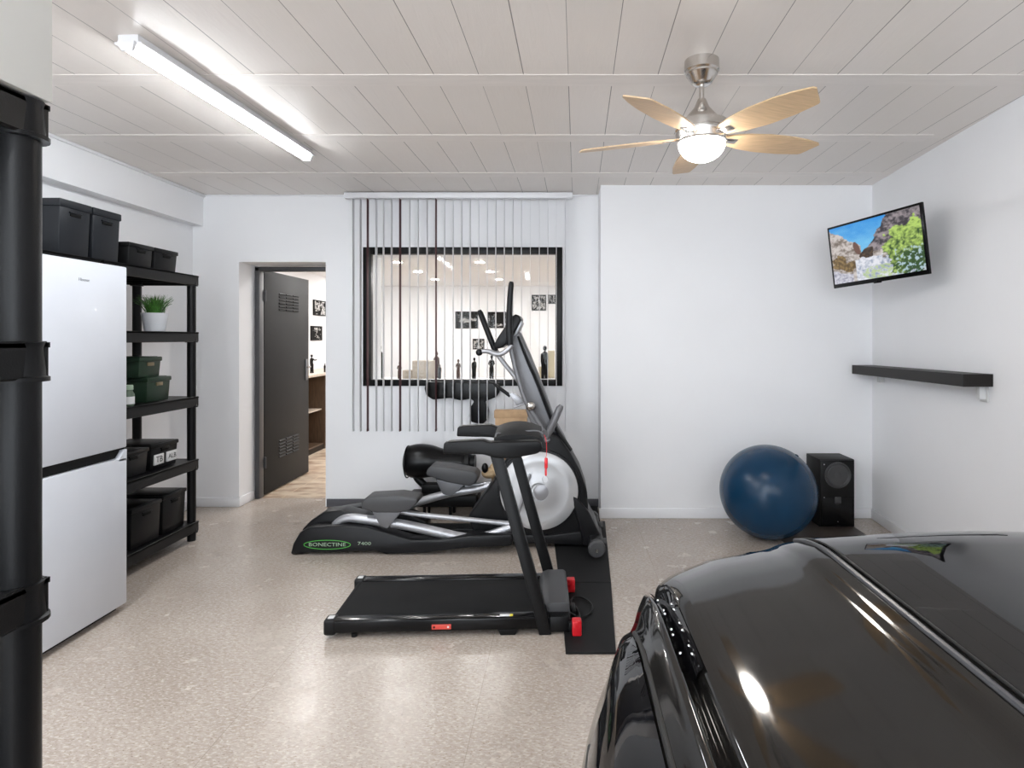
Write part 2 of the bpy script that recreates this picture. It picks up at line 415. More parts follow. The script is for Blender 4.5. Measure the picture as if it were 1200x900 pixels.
# baseboards
def bboard(name, x0, x1, y0, y1, m, h=.078): b = MB(); b.box(x0, x1, y0, y1, 0, h, .004); return struct(name, b, m)
bboard('baseboard_back', -3.12, DX0 + .012, YB - .014, YB + .01, M['trimw'])
bboard('baseboard_door', DX0 - .01, DX0 + .013, YB - .013, 5.26, M['trimw'])
bboard('baseboard_back_grey', DX1 + .01, .296, YB - .014, YB + .01, M['greybase'], .066)
bboard('baseboard_back_right', .284, 2.44, YP - .014, YP + .01, M['trimw'])
bboard('baseboard_left', -3.13, -3.106, YF, YB, M['trimw'])
b = MB(); b.prism([(wxr(YF) - .014, YF, 0), (wxr(YP) - .014, YP, 0), (wxr(YP) + .02, YP, 0), (wxr(YF) + .02, YF, 0)], 2, 0, .078, .004); slanted(b, 'baseboard_right', M['trimw'])

# door frame and leaf
df = MB()
df.box(DX0 + .012, DX0 + .052, 5.265, 5.345, 0, 2.045, .004); df.box(DX1 - .04, DX1, 5.265, 5.345, 0, 2.045, .004); df.box(DX0 + .012, DX1, 5.265, 5.345, 2.01, 2.05, .004)
dfo = struct('trim_30', df, M['framedark'])
hx, hy = -2.675, 5.36
dr = bpy.data.objects.new('door_1', None); C.objects.link(dr); dr.location = (hx, hy, 0); dr['kind'] = 'structure'
b = MB(); b.box(hx - .045, hx - .005, hy, hy + .93, .012, 2.03, .003)
# louvre slots pressed into the leaf: raised slats
part('leaf', b, M['doorgrey'], dr)
for z0 in (1.68, .29):
    b = MB()
    for c in range(3):
        for r_ in range(6):
            yc = hy + .27 + c * .145; z = z0 + r_ * .03
            b.prism([(hx - .006, 0, z), (hx - .006, 0, z + .016), (hx + .006, 0, z + .003)], 1, yc, yc + .12)
    part('louvre', b, M['doorgrey'], dr)
b = MB(); b.box(hx - .006, hx + .004, hy + .85, hy + .89, .98, 1.2, .004)
pl = part('handle_plate', b, M['ellgrey'], dr)
b = MB(); b.tube([(hx, hy + .87, 1.12), (hx + .045, hy + .87, 1.12), (hx + .05, hy + .77, 1.12)], .009, 10, smooth=1)
part('lever', b, M['chrome'], pl)
for z in (.25, 1.75):
    b = MB(); b.tube([(hx + .004, hy - .004, z), (hx + .004, hy - .004, z + .1)], .009, 10); part('hinge', b, M['framedark'], dr)

# window
wf = MB(); d0, d1 = YB - .02, YB + .05
x0, x1, z0, z1 = -1.681, -.007, 1.017, 2.182
wf.box(x0, x0 + .065, d0, d1, z0, z1, .004); wf.box(x1 - .058, x1, d0, d1, z0, z1, .004)
wf.box(x0 + .06, x1 - .05, d0, d1, z0, z0 + .052, .004); wf.box(x0 + .06, x1 - .05, d0, d1, z1 - .058, z1, .004)
wi = struct('window_1', wf, M['frameblk'])
b = MB(); b.box(x0 + .05, x1 - .05, YB + .012, YB + .018, z0 + .04, z1 - .04); part('pane', b, M['pane'], wi)

# ---------------- adjoining room
RX0, RX1, RY0, RY1, RZ = -3.55, 1.6, 5.33, 10.5, 2.33
b = MB(); b.box(RX0 - .1, RX1 + .1, 5.30, RY1 + .1, -.1, 0); struct('floor_next_room', b, M['trav'])
b = MB(); b.box(RX0 - .1, RX1 + .1, RY0, RY1 + .1, RZ, RZ + .1); struct('ceiling_next_room', b, M['wall'])
b = MB(); b.box(RX0 - .1, RX1 + .1, RY1, RY1 + .1, 0, RZ); struct('wall_far', b, M['wall'])
b = MB(); b.box(RX0 - .1, RX0, RY0, RY1 + .05, 0, RZ); struct('wall_far_left', b, M['wall'])
b = MB(); b.box(RX1, RX1 + .1, RY0, RY1 + .05, 0, RZ); struct('wall_far_right', b, M['wall'])
b = MB(); b.box(-3.5, -3.12, 5.29, 5.36, 0, CZ); struct('wall_far_front', b, M['wall'])

# ================================================================== LIGHT FITTINGS
# tube light, its batten fixed to the ceiling
ta, tb = Vector((-1.727, 2.37)), Vector((-1.650, 3.84))
def tube_fitting(a, b_, label, dm='tubelight'):
    d = (b_ - a); L = d.length; c = (a + b_) / 2; ang = math.atan2(-d.x, d.y)
    t = thing('tube_light', label, 'ceiling light', (c.x, c.y, CZ), None, ang)
    m = MB(); m.frustum((0, 0), .085, L, .085, L, -.03, 0, .003); m.box(-.058, .058, -L / 2, L / 2, -.038, -.029, .002); part('housing', m, M['rail'], t, local=True)
    m = MB()
    prof = [(math.cos(a_) * .036, -.036 - .030 * math.sin(a_)) for a_ in [math.pi * k / 10 for k in range(11)]]
    rows = [[(x, s * (L / 2 - .012), z) for x, z in prof] for s in (-1, 1)]
    m.grid(rows); m.poly([(x, -(L / 2 - .012), z) for x, z in prof]); m.poly([(x, (L / 2 - .012), z) for x, z in prof])
    part('diffuser', m, M[dm], t, local=True)
    for s in (-1, 1):
        m = MB(); m.frustum((0, s * (L / 2 + .002)), .05, .012, .074, .026, -.068, -.03, .005); part('end_cap', m, M['rail'], t, local=True)
    return t
tube_fitting(ta, tb, 'long white tube light glowing on the ceiling at the left')
# unseen fill tubes, added out of view to brighten the left and back walls
for X, Y in ((-1.85, .15), (-.7, -1.7)):
    tube_fitting(Vector((X, Y)), Vector((X + .06, Y + 1.47)), 'added unseen fill tube on the ceiling over the %s side of the garage' % ('left' if X < -1 else 'middle'), 'filltube')

# ceiling fan
FX, FY, FZ = .603, 2.60, 2.318
fan = thing('ceiling_fan', 'ceiling fan with five pale wooden blades and a lit globe', 'ceiling fan', (FX, FY, CZ))
m = MB(); m.lathe([(.0, 0), (.074, 0), (.075, -.045), (.068, -.052), (.068, -.06), (.062, -.066), (.045, -.095), (.03, -.105), (0, -.105)], (FX, FY, CZ)); part('canopy', m, M['chrome'], fan)
m = MB(); m.tube([(FX, FY, CZ - .1), (FX, FY, FZ + .13)], .011, 14); part('downrod', m, M['chrome'], fan)
m = MB(); m.lathe([(0, .14), (.018, .14), (.024, .125), (.032, .105), (.055, .078), (.074, .056), (.078, .043), (0, .043)], (FX, FY, FZ)); part('motor_cone', m, M['chrome'], fan)
m = MB(); m.lathe([(0, .042), (.095, .042), (.112, .036), (.114, .004), (.108, .0), (.108, -.004), (.113, -.008), (.108, -.044), (.102, -.050), (0, -.050)], (FX, FY, FZ)); part('motor_housing', m, M['chrome'], fan)
m = MB(); m.lathe([(.101, -.046)] + [(.101 * math.cos(a), -.050 - .082 * math.sin(a)) for a in [R(90) * k / 10 for k in range(11)]], (FX, FY, FZ)); part('light_globe', m, M['globelight'], fan)
for k in range(5):
    ang = R(-56.5 + 72 * k)
    out = [(.10, -.026), (.13, -.040), (.2, -.060), (.30, -.072), (.42, -.072), (.50, -.062), (.565, -.046), (.575, -.035), (.535, .048), (.525, .054), (.42, .068), (.30, .070), (.2, .058), (.13, .038), (.10, .025)]
    def fb(b):
        vs = [b.verts.new((x, y, 0)) for x, y in out]; f_ = b.faces.new(vs)
        r_ = bmesh.ops.extrude_face_region(b, geom=[f_]); bmesh.ops.translate(b, vec=(0, 0, .006), verts=[e for e in r_['geom'] if isinstance(e, bmesh.types.BMVert)])
        bmesh.ops.recalc_face_normals(b, faces=b.faces[:])
    m = MB(); m._new(fb)
    m.xf(Matrix.Translation((FX, FY, FZ - .028)) @ Matrix.Rotation(ang, 4, 'Z') @ Matrix.Rotation(R(-13), 4, 'X')); bl = part('blade', m, M['bladewood'], fan)
    m = MB(); m.box(.07, .17, -.018, .018, -.006, 0, .003); m.xf(Matrix.Translation((FX, FY, FZ - .026)) @ Matrix.Rotation(ang, 4, 'Z') @ Matrix.Rotation(R(-13), 4, 'X'))
    mm = part('blade_bracket', m, M['chrome'], bl)

# downlights of the next room
i = 0
for X, Ys in ((-1.985, (7.16, 8.18, 9.26)), (-1.0, (7.16, 8.18, 9.26))):
    for j, Y in enumerate(Ys):
        t = thing('downlight', ['nearest', 'middle', 'farthest'][j] + ' downlight of the ' + ('left' if X < -1.5 else 'right') + ' row seen through the window', 'downlight', (X, Y, RZ), 'downlights in the next room')
        m = MB(); m.lathe([(.0, -.004), (.062, -.004), (.066, 0), (.0, .0)], (X, Y, RZ)); part('ring', m, M['trimw'], t)
        m = MB(); m.lathe([(0, -.007), (.05, -.007), (.05, -.003), (0, -.003)], (X, Y, RZ)); part('lens', m, M['spotlight'], t)
for X, Y in ((-3.0, 7.0), (.4, 7.4), (.4, 9.2), (-3.0, 9.0), (-1.6, 5.9), (-.4, 5.9), (-2.6, 6.0)):
    t = thing('downlight', 'recessed downlight of the next room at %s' % {(-3.0, 7.0): 'the near left corner over the cabinet', (.4, 7.4): 'the right near wall', (.4, 9.2): 'the far right corner', (-3.0, 9.0): 'the far left corner', (-1.6, 5.9): 'the window left end', (-.4, 5.9): 'the window right end', (-2.6, 6.0): 'the open grey door'}[(X, Y)], 'downlight', (X, Y, RZ), 'downlights in the next room')
    m = MB(); m.lathe([(.0, -.004), (.062, -.004), (.066, 0), (.0, .0)], (X, Y, RZ)); part('ring', m, M['trimw'], t)
    m = MB(); m.lathe([(0, -.007), (.05, -.007), (.05, -.003), (0, -.003)], (X, Y, RZ)); part('lens', m, M['spotlight'], t)

# ================================================================== CAR (lower right)
CC = .80
ctrl = [(.06, .18), (.02, .34), (.0, .55), (.005, .78), (.03, .87), (.07, .94), (.112, .982), (.128, 1.001), (.145, 1.011), (.163, .986), (.184, 1.013), (.285, 1.022), (.382, 1.027), (.418, 1.032), (.462, 1.046), (.61, 1.060), (.80, 1.066)]
NS = len(ctrl) - 1                      # centre index
US, UR, UT, UI, UC, UG = 6, 8, 9, 10, 12, 14
full = ctrl + [(2 * CC - x, z) for x, z in ctrl[-2::-1]]
yend_c = [1.18, 1.18, 1.15, 1.10, 1.05, 1.01, .985, 1.02, 1.055, 1.08, 1.105, 1.185, 1.22, 1.222, 1.222, 1.21, 1.215]
yend = yend_c + yend_c[-2::-1]
taper_c = [.8, 1, 1, 1, 1, .5] + [0] * 11
taper = taper_c + taper_c[-2::-1]
def lin(a, u):
    u = max(0, min(len(a) - 1, u)); i = min(int(u), len(a) - 2); t = u - i
    return a[i] * (1 - t) + a[i + 1] * t
def cat(a, u, sharp=()):
    u = max(0, min(len(a) - 1, u)); i = min(int(u), len(a) - 2); t = u - i
    p0, p1, p2, p3 = a[max(i - 1, 0)], a[i], a[i + 1], a[min(i + 2, len(a) - 1)]
    return .5 * ((2 * p1) + (-p0 + p2) * t + (2 * p0 - 5 * p1 + 4 * p2 - p3) * t * t + (-p0 + 3 * p1 - 3 * p2 + p3) * t ** 3)
fx = [p[0] for p in full]; fz = [p[1] for p in full]
def car(u, Y, off=0):
    """point of the body skin at lateral station u and length Y (before the tail rolls over)"""
    x, z = cat(fx, u), cat(fz, u)
    side = 1 if u <= NS else -1
    x += side * lin(taper, u) * .42 * max(0, Y - .65) ** 2
    ye = lin(yend, u)
    uu = min(u, 2 * NS - u); wr_ = max(0, min(1, (uu - 3.2) / 2.6)); ys = ye - .2
    if Y > ys: z -= wr_ * 1.1 * (Y - ys) ** 2
    if Y < -.5:
        t = min(1, (-.5 - Y) / .9); t = t * t * (3 - 2 * t); z -= t * .28 * max(0, (z - .6)) / .45
    if Y < -1.9:
        t = (-1.9 - Y) / .8; z -= t * t * .25 * max(0, z - .3); x += side * .25 * t * t * max(0, 1 - abs(x - CC) * .1) * (1 if abs(x - CC) > .5 else 0)
    return Vector((x, Y, z))
def carn(u, Y):
    a = car(u + .06, Y) - car(u - .06, Y); b_ = car(u, Y + .01) - car(u, Y - .01)
    n_ = a.cross(b_)
    return n_.normalized() if n_.length > 1e-9 else Vector((0, 0, 1))
roll = [(.045, .028), (.085, .075), (.115, .14), (.135, .24), (.15, .36), (.155, .50), (.14, .65), (.10, .80)]
cart = thing('car', 'shiny black car parked in the lower right corner', 'car', (CC, -.5, 0))
rows = []
us = [k / 6 for k in range(0, 2 * NS * 6 + 1)]
ysn = [-2.6 + .1 * k for k in range(21)]
frac = [k / 26 for k in range(27)]
for y in ysn[:-1]: rows.append([car(u, y) for u in us])
for f_ in frac: rows.append([car(u, -.6 + (lin(yend, u) + .6) * f_) for u in us])
for dy, dz in roll:
    r_ = []
    for u in us:
        p = car(u, lin(yend, u)); side = (p.x - CC) / .8
        z = max(.18, p.z - dz); k_ = (p.z - z)
        r_.append((p.x - side * dy * .6, p.y + dy * (1 if dz < .5 else 1), z))
    rows.append(r_)
m = MB(); m.grid(rows)
# close the tail end of the hull far behind
m.poly([car(u, -2.6) for u in us]); body = part('body', m, M['carpaint'], cart, sharp=60)
def patch(u0, u1, y0f, y1f, nu, ny, off, name, mt, thick=0):
    rr = []
    for i_ in range(ny + 1):
        r_ = []
        for j_ in range(nu + 1):
            u = u0 + (u1 - u0) * j_ / nu; ya, yb_ = y0f(u), y1f(u); Y = ya + (yb_ - ya) * i_ / ny
            r_.append(car(u, Y) + carn(u, Y) * off)
        rr.append(r_)
    mm = MB(); mm.grid(rr); return part(name, mm, mt, cart, sharp=60)
gl = lambda u: .80 + (u - 3.9) / 2.0 * .12
patch(3.9, 5.85, lambda u: -.9, gl, 10, 40, .003, 'side_window', M['carglass'])
patch(2 * NS - 3.9, 2 * NS - 5.85, lambda u: -.9, lambda u: gl(2 * NS - u), 10, 40, .003, 'side_window', M['carglass'])
patch(UG + .15, 2 * NS - UG - .15, lambda u: -.45, lambda u: lin(yend, u) + .0, 40, 50, .003, 'roof_panel', M['carglass'])
patch(UI + .4, 2 * NS - UI - .4, lambda u: -1.35, lambda u: -.62, 30, 16, .004, 'windscreen', M['carglass'])
def strip(u, y0, y1, r_, name, mt, off=.0, n_=60, ufn=None):
    pts = []
    for k_ in range(n_ + 1):
        Y = y0 + (y1 - y0) * k_ / n_; uu = ufn(Y) if ufn else u
        pts.append(car(uu, Y) + carn(uu, Y) * off)
    mm = MB(); mm.tube(pts, r_, 8); return part(name, mm, mt, cart)
for sgn in (0, 1):
    q = (lambda u: u) if sgn == 0 else (lambda u: 2 * NS - u)
    strip(q(US), -.95, .94, .0035, 'window_seal', M['carrub'])
    strip(q(US - .35), -.95, .90, .003, 'window_trim', M['cargrey'])
    strip(q(3.85), -.95, .82, .004, 'belt_trim', M['carrub'])
    strip(q(UG), -.5, 1.19, .0045, 'roof_trim', M['cargrey'], .001)
    strip(q(UG + .12), -.5, 1.19, .002, 'roof_seal', M['carrub'], .003)
    # dark insert added in the roof channel; its bright beads imitate reflected lamps
    lens = patch(q(UR + .1), q(UI - .15), lambda u: .74, lambda u: 1.04, 8, 20, .004, 'channel_insert', M['carglass'])
    for k_ in range(9):
        t = k_ / 8
        for uu in (UR + .25 + .1 * math.sin(k_ * 2.1), UI - .3):
            if (k_ + int(uu * 10)) % 3 == 0: continue
            Y = .78 + .17 * t; c = car(q(uu), Y) + carn(q(uu), Y) * .004
            mm = MB(); mm.ball(c, .0022, u=10, v=6); part('glint_dot', mm, M['bead'], lens)
for x in (.11, 2 * CC - .11):
    for y in (.62, -1.75):
        mm = MB(); mm.lathe([(0, -.09), (.2, -.09), (.29, -.085), (.31, -.06), (.31, .06), (.29, .085), (.2, .09), (0, .09)], (x + (.02 if x < CC else -.02), y, .312), 'X'); wh = part('wheel', mm, M['tyre'], cart)
        mm = MB(); mm.lathe([(0, -.004), (.05, -.006), (.17, 0), (.19, .0), (.19, .012), (0, .012)], (x - .092 + .02 if x < CC else x + .082 - .02, y, .312), 'X', 24); part('hub_cap', mm, M['silver'], wh)
hp = [car(2.9, Y) + carn(2.9, Y) * o_ for Y, o_ in ((.74, .0), (.755, .014), (.83, .014), (.845, 0))]
mm = MB(); mm.tube(hp, .008, 8); part('door_handle', mm, M['glossblk'], cart)

# ================================================================== SHELVES (left)
ZL = [.13, .568, 1.009, 1.462, 1.858]
def deck(x0, x1, y0, y1, zt, h=.07):
    m = MB(); m.box(x0, x1, y0, y1, zt - .012, zt - .002)
    for a in ((x0, x0 + .016, y0, y1), (x1 - .016, x1, y0, y1), (x0 + .016, x1 - .016, y0, y0 + .016), (x0 + .016, x1 - .016, y1 - .016, y1)):
        m.box(*a, zt - h, zt, .004, 1)
    for k_ in range(1, 6):
        yv = y0 + (y1 - y0) * k_ / 6; m.box(x0 + .01, x1 - .01, yv - .003, yv + .003, zt - h + .01, zt - .01)
    return m
def shelving(name, label, x0, x1, y0, y1, levels, posts_r=.028, decks=None, loc=None):
    t = thing(name, label, 'shelving unit', loc or ((x0 + x1) / 2, (y0 + y1) / 2, 0))
    for z in (decks or levels): part('shelf_board', deck(x0, x1, y0, y1, z), M['shelfblk'], t)
    for x in (x0 + .032, x1 - .032):
        for y in (y0 + .032, y1 - .032):
            m = MB(); m.tube([(x, y, 0), (x, y, levels[-1] - .075)], posts_r, 20)
            po = part('post', m, M['shelfblk'], t)
            for z in (decks or levels):
                m = MB(); m.lathe([(posts_r, -.072), (posts_r + .012, -.074), (posts_r + .012, -.066), (posts_r + .006, -.064), (posts_r + .003, -.012), (posts_r + .005, -.002), (posts_r, -.001)], (x, y, z), n=20); part('collar', m, M['shelfblk'], po)
    return t
sh = shelving('shelving_unit', 'black plastic shelving unit with boxes and a plant beside the fridge', -3.02, -2.574, 3.352, 4.22, ZL)
sh2 = shelving('shelving_unit', 'black shelf deck on posts standing over the white fridge', -3.02, -2.574, 2.33, 3.325, ZL, decks=[1.858])
# near unit, only its far right post shows
NZ = [.10, .535, .973, 1.414, 1.858]
nx1, ny1 = -.966, 1.125
nu = shelving('shelving_unit', 'black round posted shelving unit close by at the left edge', nx1 - .42, nx1, ny1 - .80, ny1, NZ, .034)

# ---- storage boxes
def storage_box(name, label, cat_, yc0, yc1, xf, dep, z0, h, mt, group, lid_h=.02, handle='slot', tag=None, mlid=None):
    """box with its narrow face at X=xf facing the room, from yc0 to yc1"""
    yc = (yc0 + yc1) / 2; wy = yc1 - yc0; xc = xf - dep / 2
    t = thing(name, label, cat_, (xc, yc, z0), group)
    m = MB(); m.frustum((xc, yc), dep - .028, wy - .022, dep - .012, wy - .012, z0 + .001, z0 + h - lid_h, .008); part('body', m, mt, t)
    m = MB(); m.box(xc - dep / 2, xc + dep / 2, yc0 + .001, yc1 - .001, z0 + h - lid_h - .006, z0 + h, .006); m.box(xc - dep / 2 + .02, xc + dep / 2 - .02, yc0 + .02, yc1 - .02, z0 + h - .002, z0 + h + .003, .002); part('lid', m, mlid or mt, t)
    hz = z0 + h - lid_h - .035 if h > .2 else z0 + h - lid_h - .022
    m = MB()
    if handle == 'slot':
        m.box(xf - .016, xf - .002, yc - .035, yc + .035, hz - .012, hz + .004, .003)
        part('handle_slot', m, M['hole'], t)
        m = MB(); m.box(xf - .012, xf + .002, yc - .042, yc + .042, hz + .004, hz + .012, .003); part('grip', m, mt, t)
    else:
        m.box(xf - .014, xf - .001, yc - .03, yc + .03, hz - .012, hz + .010, .002); part('label_holder', m, M['brassy'], t)
    return t
G = 'black lidded boxes on the shelves'
storage_box('storage_box', 'large anthracite box above the fridge, nearer one', 'storage box', 3.085, 3.300, -2.60, .42, 1.858, .288, M['boxdark'], 'large boxes above the fridge', .035)
storage_box('storage_box', 'large anthracite box above the fridge, farther one', 'storage box', 3.305, 3.52, -2.60, .42, 1.858, .288, M['boxdark'], 'large boxes above the fridge', .035)
storage_box('storage_box', 'low black box on the top shelf next to the large boxes', 'storage box', 3.58, 3.80, -2.60, .36, 1.858, .14, M['boxblk'], 'low boxes on the top shelf')
storage_box('storage_box', 'low black box at the far end of the top shelf', 'storage box', 3.81, 4.04, -2.60, .36, 1.858, .14, M['boxblk'], 'low boxes on the top shelf')
storage_box('storage_box', 'dark green box, lower one of the green stack', 'storage box', 3.765, 4.00, -2.62, .30, 1.009, .158, M['boxgreen'], 'green boxes', .022, 'holder')
storage_box('storage_box', 'smaller dark green box on top of the green stack', 'storage box', 3.715, 3.93, -2.635, .27, 1.168, .13, M['boxgreen'], 'green boxes', .022, 'holder')
storage_box('storage_box', 'black box without stickers beside the box with white stickers', 'storage box', 3.52, 3.785, -2.62, .34, .568, .162, M['boxblk'], G)
sb = storage_box('storage_box', 'black box with two white lettered stickers', 'storage box', 3.80, 4.075, -2.62, .34, .568, .165, M['boxblk'], G)
storage_box('storage_box', 'tall black box on the bottom shelf close to the fridge', 'storage box', 3.60, 3.875, -2.60, .36, .13, .25, M['boxblk'], G)
storage_box('storage_box', 'tall black box on the bottom shelf at its far end', 'storage box', 3.885, 4.13, -2.60, .36, .13, .258, M['boxblk'], G)
for (y0, y1, s) in ((3.835, 3.925, 'TB'), (3.955, 4.06, 'ALB')):
    m = MB(); m.box(-2.633, -2.6225, y0, y1, .60, .665, .001); st = part('sticker', m, M['white'], sb)
    text('lettering', s, .055 if len(s) == 2 else .045, .0006, M['boxblk'], st, Matrix.Translation((-2.6222, (y0 + y1) / 2, .632)) @ FACE_POS_X)
# jar
t = thing('jar', 'small pale jar half hidden by the fridge beside the green boxes', 'jar', (-2.63, 3.61, 1.009))
m = MB(); m.lathe([(0, 0), (.03, 0), (.033, .01), (.033, .07), (.024, .09), (.024, .1), (0, .1)], (-2.63, 3.61, 1.009), n=20); part('glass', m, M['jar'], t)
m = MB(); m.lathe([(.0335, .012), (.0338, .014), (.0338, .055), (.0335, .057)], (-2.63, 3.61, 1.009), n=20); part('paper_label', m, M['white'], t)
m = MB(); m.lathe([(0, .098), (.027, .098), (.027, .122), (.024, .126), (0, .126)], (-2.63, 3.61, 1.009), n=20); part('lid', m, M['palegreen'], t)
# plant
px_, py_, pz_ = -2.70, 3.95, 1.462
t = thing('potted_plant', 'small green grassy plant in a white pot on the shelf', 'potted plant', (px_, py_, pz_))
m = MB(); m.lathe([(0, 0), (.056, 0), (.060, .004), (.076, .112), (.078, .122), (.072, .122), (.068, .108), (0, .106)], (px_, py_, pz_)); part('pot', m, M['pot'], t)
m = MB(); m.lathe([(0, .108), (.069, .107), (.069, .111), (0, .114)], (px_, py_, pz_)); part('soil', m, M['soil'], t)
m = MB()
for k_ in range(240):
    a = random.uniform(0, 2 * math.pi); r0 = random.uniform(0, .05); lean = random.uniform(.1, 1) * .085; L_ = random.uniform(.10, .155)
    bx, by = px_ + r0 * math.cos(a), py_ + r0 * math.sin(a); a2 = a + random.uniform(-.5, .5)
    wd = random.uniform(.003, .0055); sx_, sy_ = -math.sin(a2) * wd, math.cos(a2) * wd
    rr = []
    for j_ in range(5):
        tt = j_ / 4; ox = lean * tt ** 1.4; zz = L_ * tt - .03 * tt ** 3 * (lean / .085); ww = (1 - tt) ** .7 * (1 if tt > 0 else .7)
        cx_, cy_ = bx + ox * math.cos(a2), by + ox * math.sin(a2)
        rr.append([(cx_ - sx_ * ww, cy_ - sy_ * ww, pz_ + .108 + zz), (cx_, cy_, pz_ + .106 + zz), (cx_ + sx_ * ww, cy_ + sy_ * ww, pz_ + .108 + zz)])
    m.grid(rr)
part('leaves', m, M['leaf'], t)
# white carton on the near unit
m = MB(); m.box(nx1 - .36, nx1 + .008, ny1 - .62, ny1 - .003, 1.860, 2.30, .004)
one('carton', m, M['whitebox'], 'tall white carton on top of the nearest shelving', 'box', (nx1 - .18, ny1 - .3, 1.858))

# ================================================================== FRIDGE
fr = thing('fridge', 'tall white fridge freezer with two doors', 'fridge', (-2.6, 2.83, 0))
y0, y1, xf = 2.535, 3.13, -2.286
m = MB(); m.box(-2.92, xf - .055, y0 + .003, y1 - .003, .02, 1.785, .004); part('cabinet', m, M['fridge'], fr)
m = MB(); m.box(-2.9, xf - .05, y0 + .01, y1 - .01, .0, .03); part('plinth', m, M['gasket'], fr)
# doors with a shaped finger recess between them
za, zb = .803, .845
m = MB(); m.box(xf - .048, xf, y0, y1, zb + .004, 1.79, .006); fd = part('fridge_door', m, M['fridge'], fr)
m = MB(); m.box(xf - .048, xf, y0, y1, .035, za - .006, .005)
m.box(xf - .048, xf - .030, y0, y1, za - .02, zb - .006)
m.prism([(xf - .048, y1, za - .02), (xf - .048, y1, zb - .006), (xf, y1, zb - .006), (xf, y1, za - .02)], 1, y1 - .012, y1, .001)
m.prism([(xf, y1 - .012, za - .02), (xf, y1 - .012, zb - .006), (xf, y1 - .055, za - .012), (xf, y1 - .055, za - .02)], 0, xf - .04, xf)
fz_ = part('freezer_door', m, M['fridge'], fr)
m = MB(); m.box(xf - .031, xf - .026, y0 + .01, y1 - .02, za - .004, zb + .002); part('finger_recess', m, M['gasket'], fz_)
m = MB(); m.box(xf - .05, xf - .01, y0 + .004, y1 - .004, zb - .006, zb + .006); part('gasket', m, M['gasket'], fr)
text('brand_lettering', 'Hisense', .021, .0006, M['logo'], fd, Matrix.Translation((xf + .0005, 2.85, 1.697)) @ FACE_POS_X)

# ================================================================== TV
tvc = Vector((2.017, 3.879, 1.997)); tr = Matrix.Rotation(-1.217, 4, 'Z') @ Matrix.Rotation(.103, 4, 'X') @ Matrix.Rotation(-.041, 4, 'Y')
TM = Matrix.Translation(tvc) @ tr
tv = thing('television', 'flat television tilted in the corner showing rocks and trees', 'television', tvc)
m = MB(); m.box(-.37, .37, 0, .018, -.215, .215, .004); m.box(-.2, .2, .018, .065, -.15, .1, .01); m.xf(TM); part('casing', m, M['tvblk'], tv)
m = MB(); m.box(-.03, .03, -.002, .004, -.222, -.208, .002); m.xf(TM); part('logo_tab', m, M['glossblk'], tv)
def picture(w_, h_, nx, ny, fn, mtx, name, mt, parent):
    me = bpy.data.meshes.new(name); vs = []; fs = []
    for j_ in range(ny + 1):
        for i_ in range(nx + 1): vs.append((-w_ / 2 + w_ * i_ / nx, 0, -h_ / 2 + h_ * j_ / ny))
    for j_ in range(ny):
        for i_ in range(nx):
            a = j_ * (nx + 1) + i_; fs.append((a, a + 1, a + nx + 2, a + nx + 1))
    me.from_pydata(vs, [], fs); me.transform(mtx); 
    if parent: me.transform(Matrix.Translation(-origin_of(parent)))
    ca = me.color_attributes.new('picture', 'FLOAT_COLOR', 'POINT')
    for j_ in range(ny + 1):
        for i_ in range(nx + 1): ca.data[j_ * (nx + 1) + i_].color = (*fn(i_ / nx, j_ / ny), 1)
    me.materials.append(mt); o = bpy.data.objects.new(name, me); C.objects.link(o); o.parent = parent; return o
def fbm(x, y, s, o=4, z=0): return noise.fractal(Vector((x * s, y * s, z)), 1, 2, o)
def mixt(a, b_, t): t = max(0, min(1, t)); return tuple(p * (1 - t) + q_ * t for p, q_ in zip(a, b_))
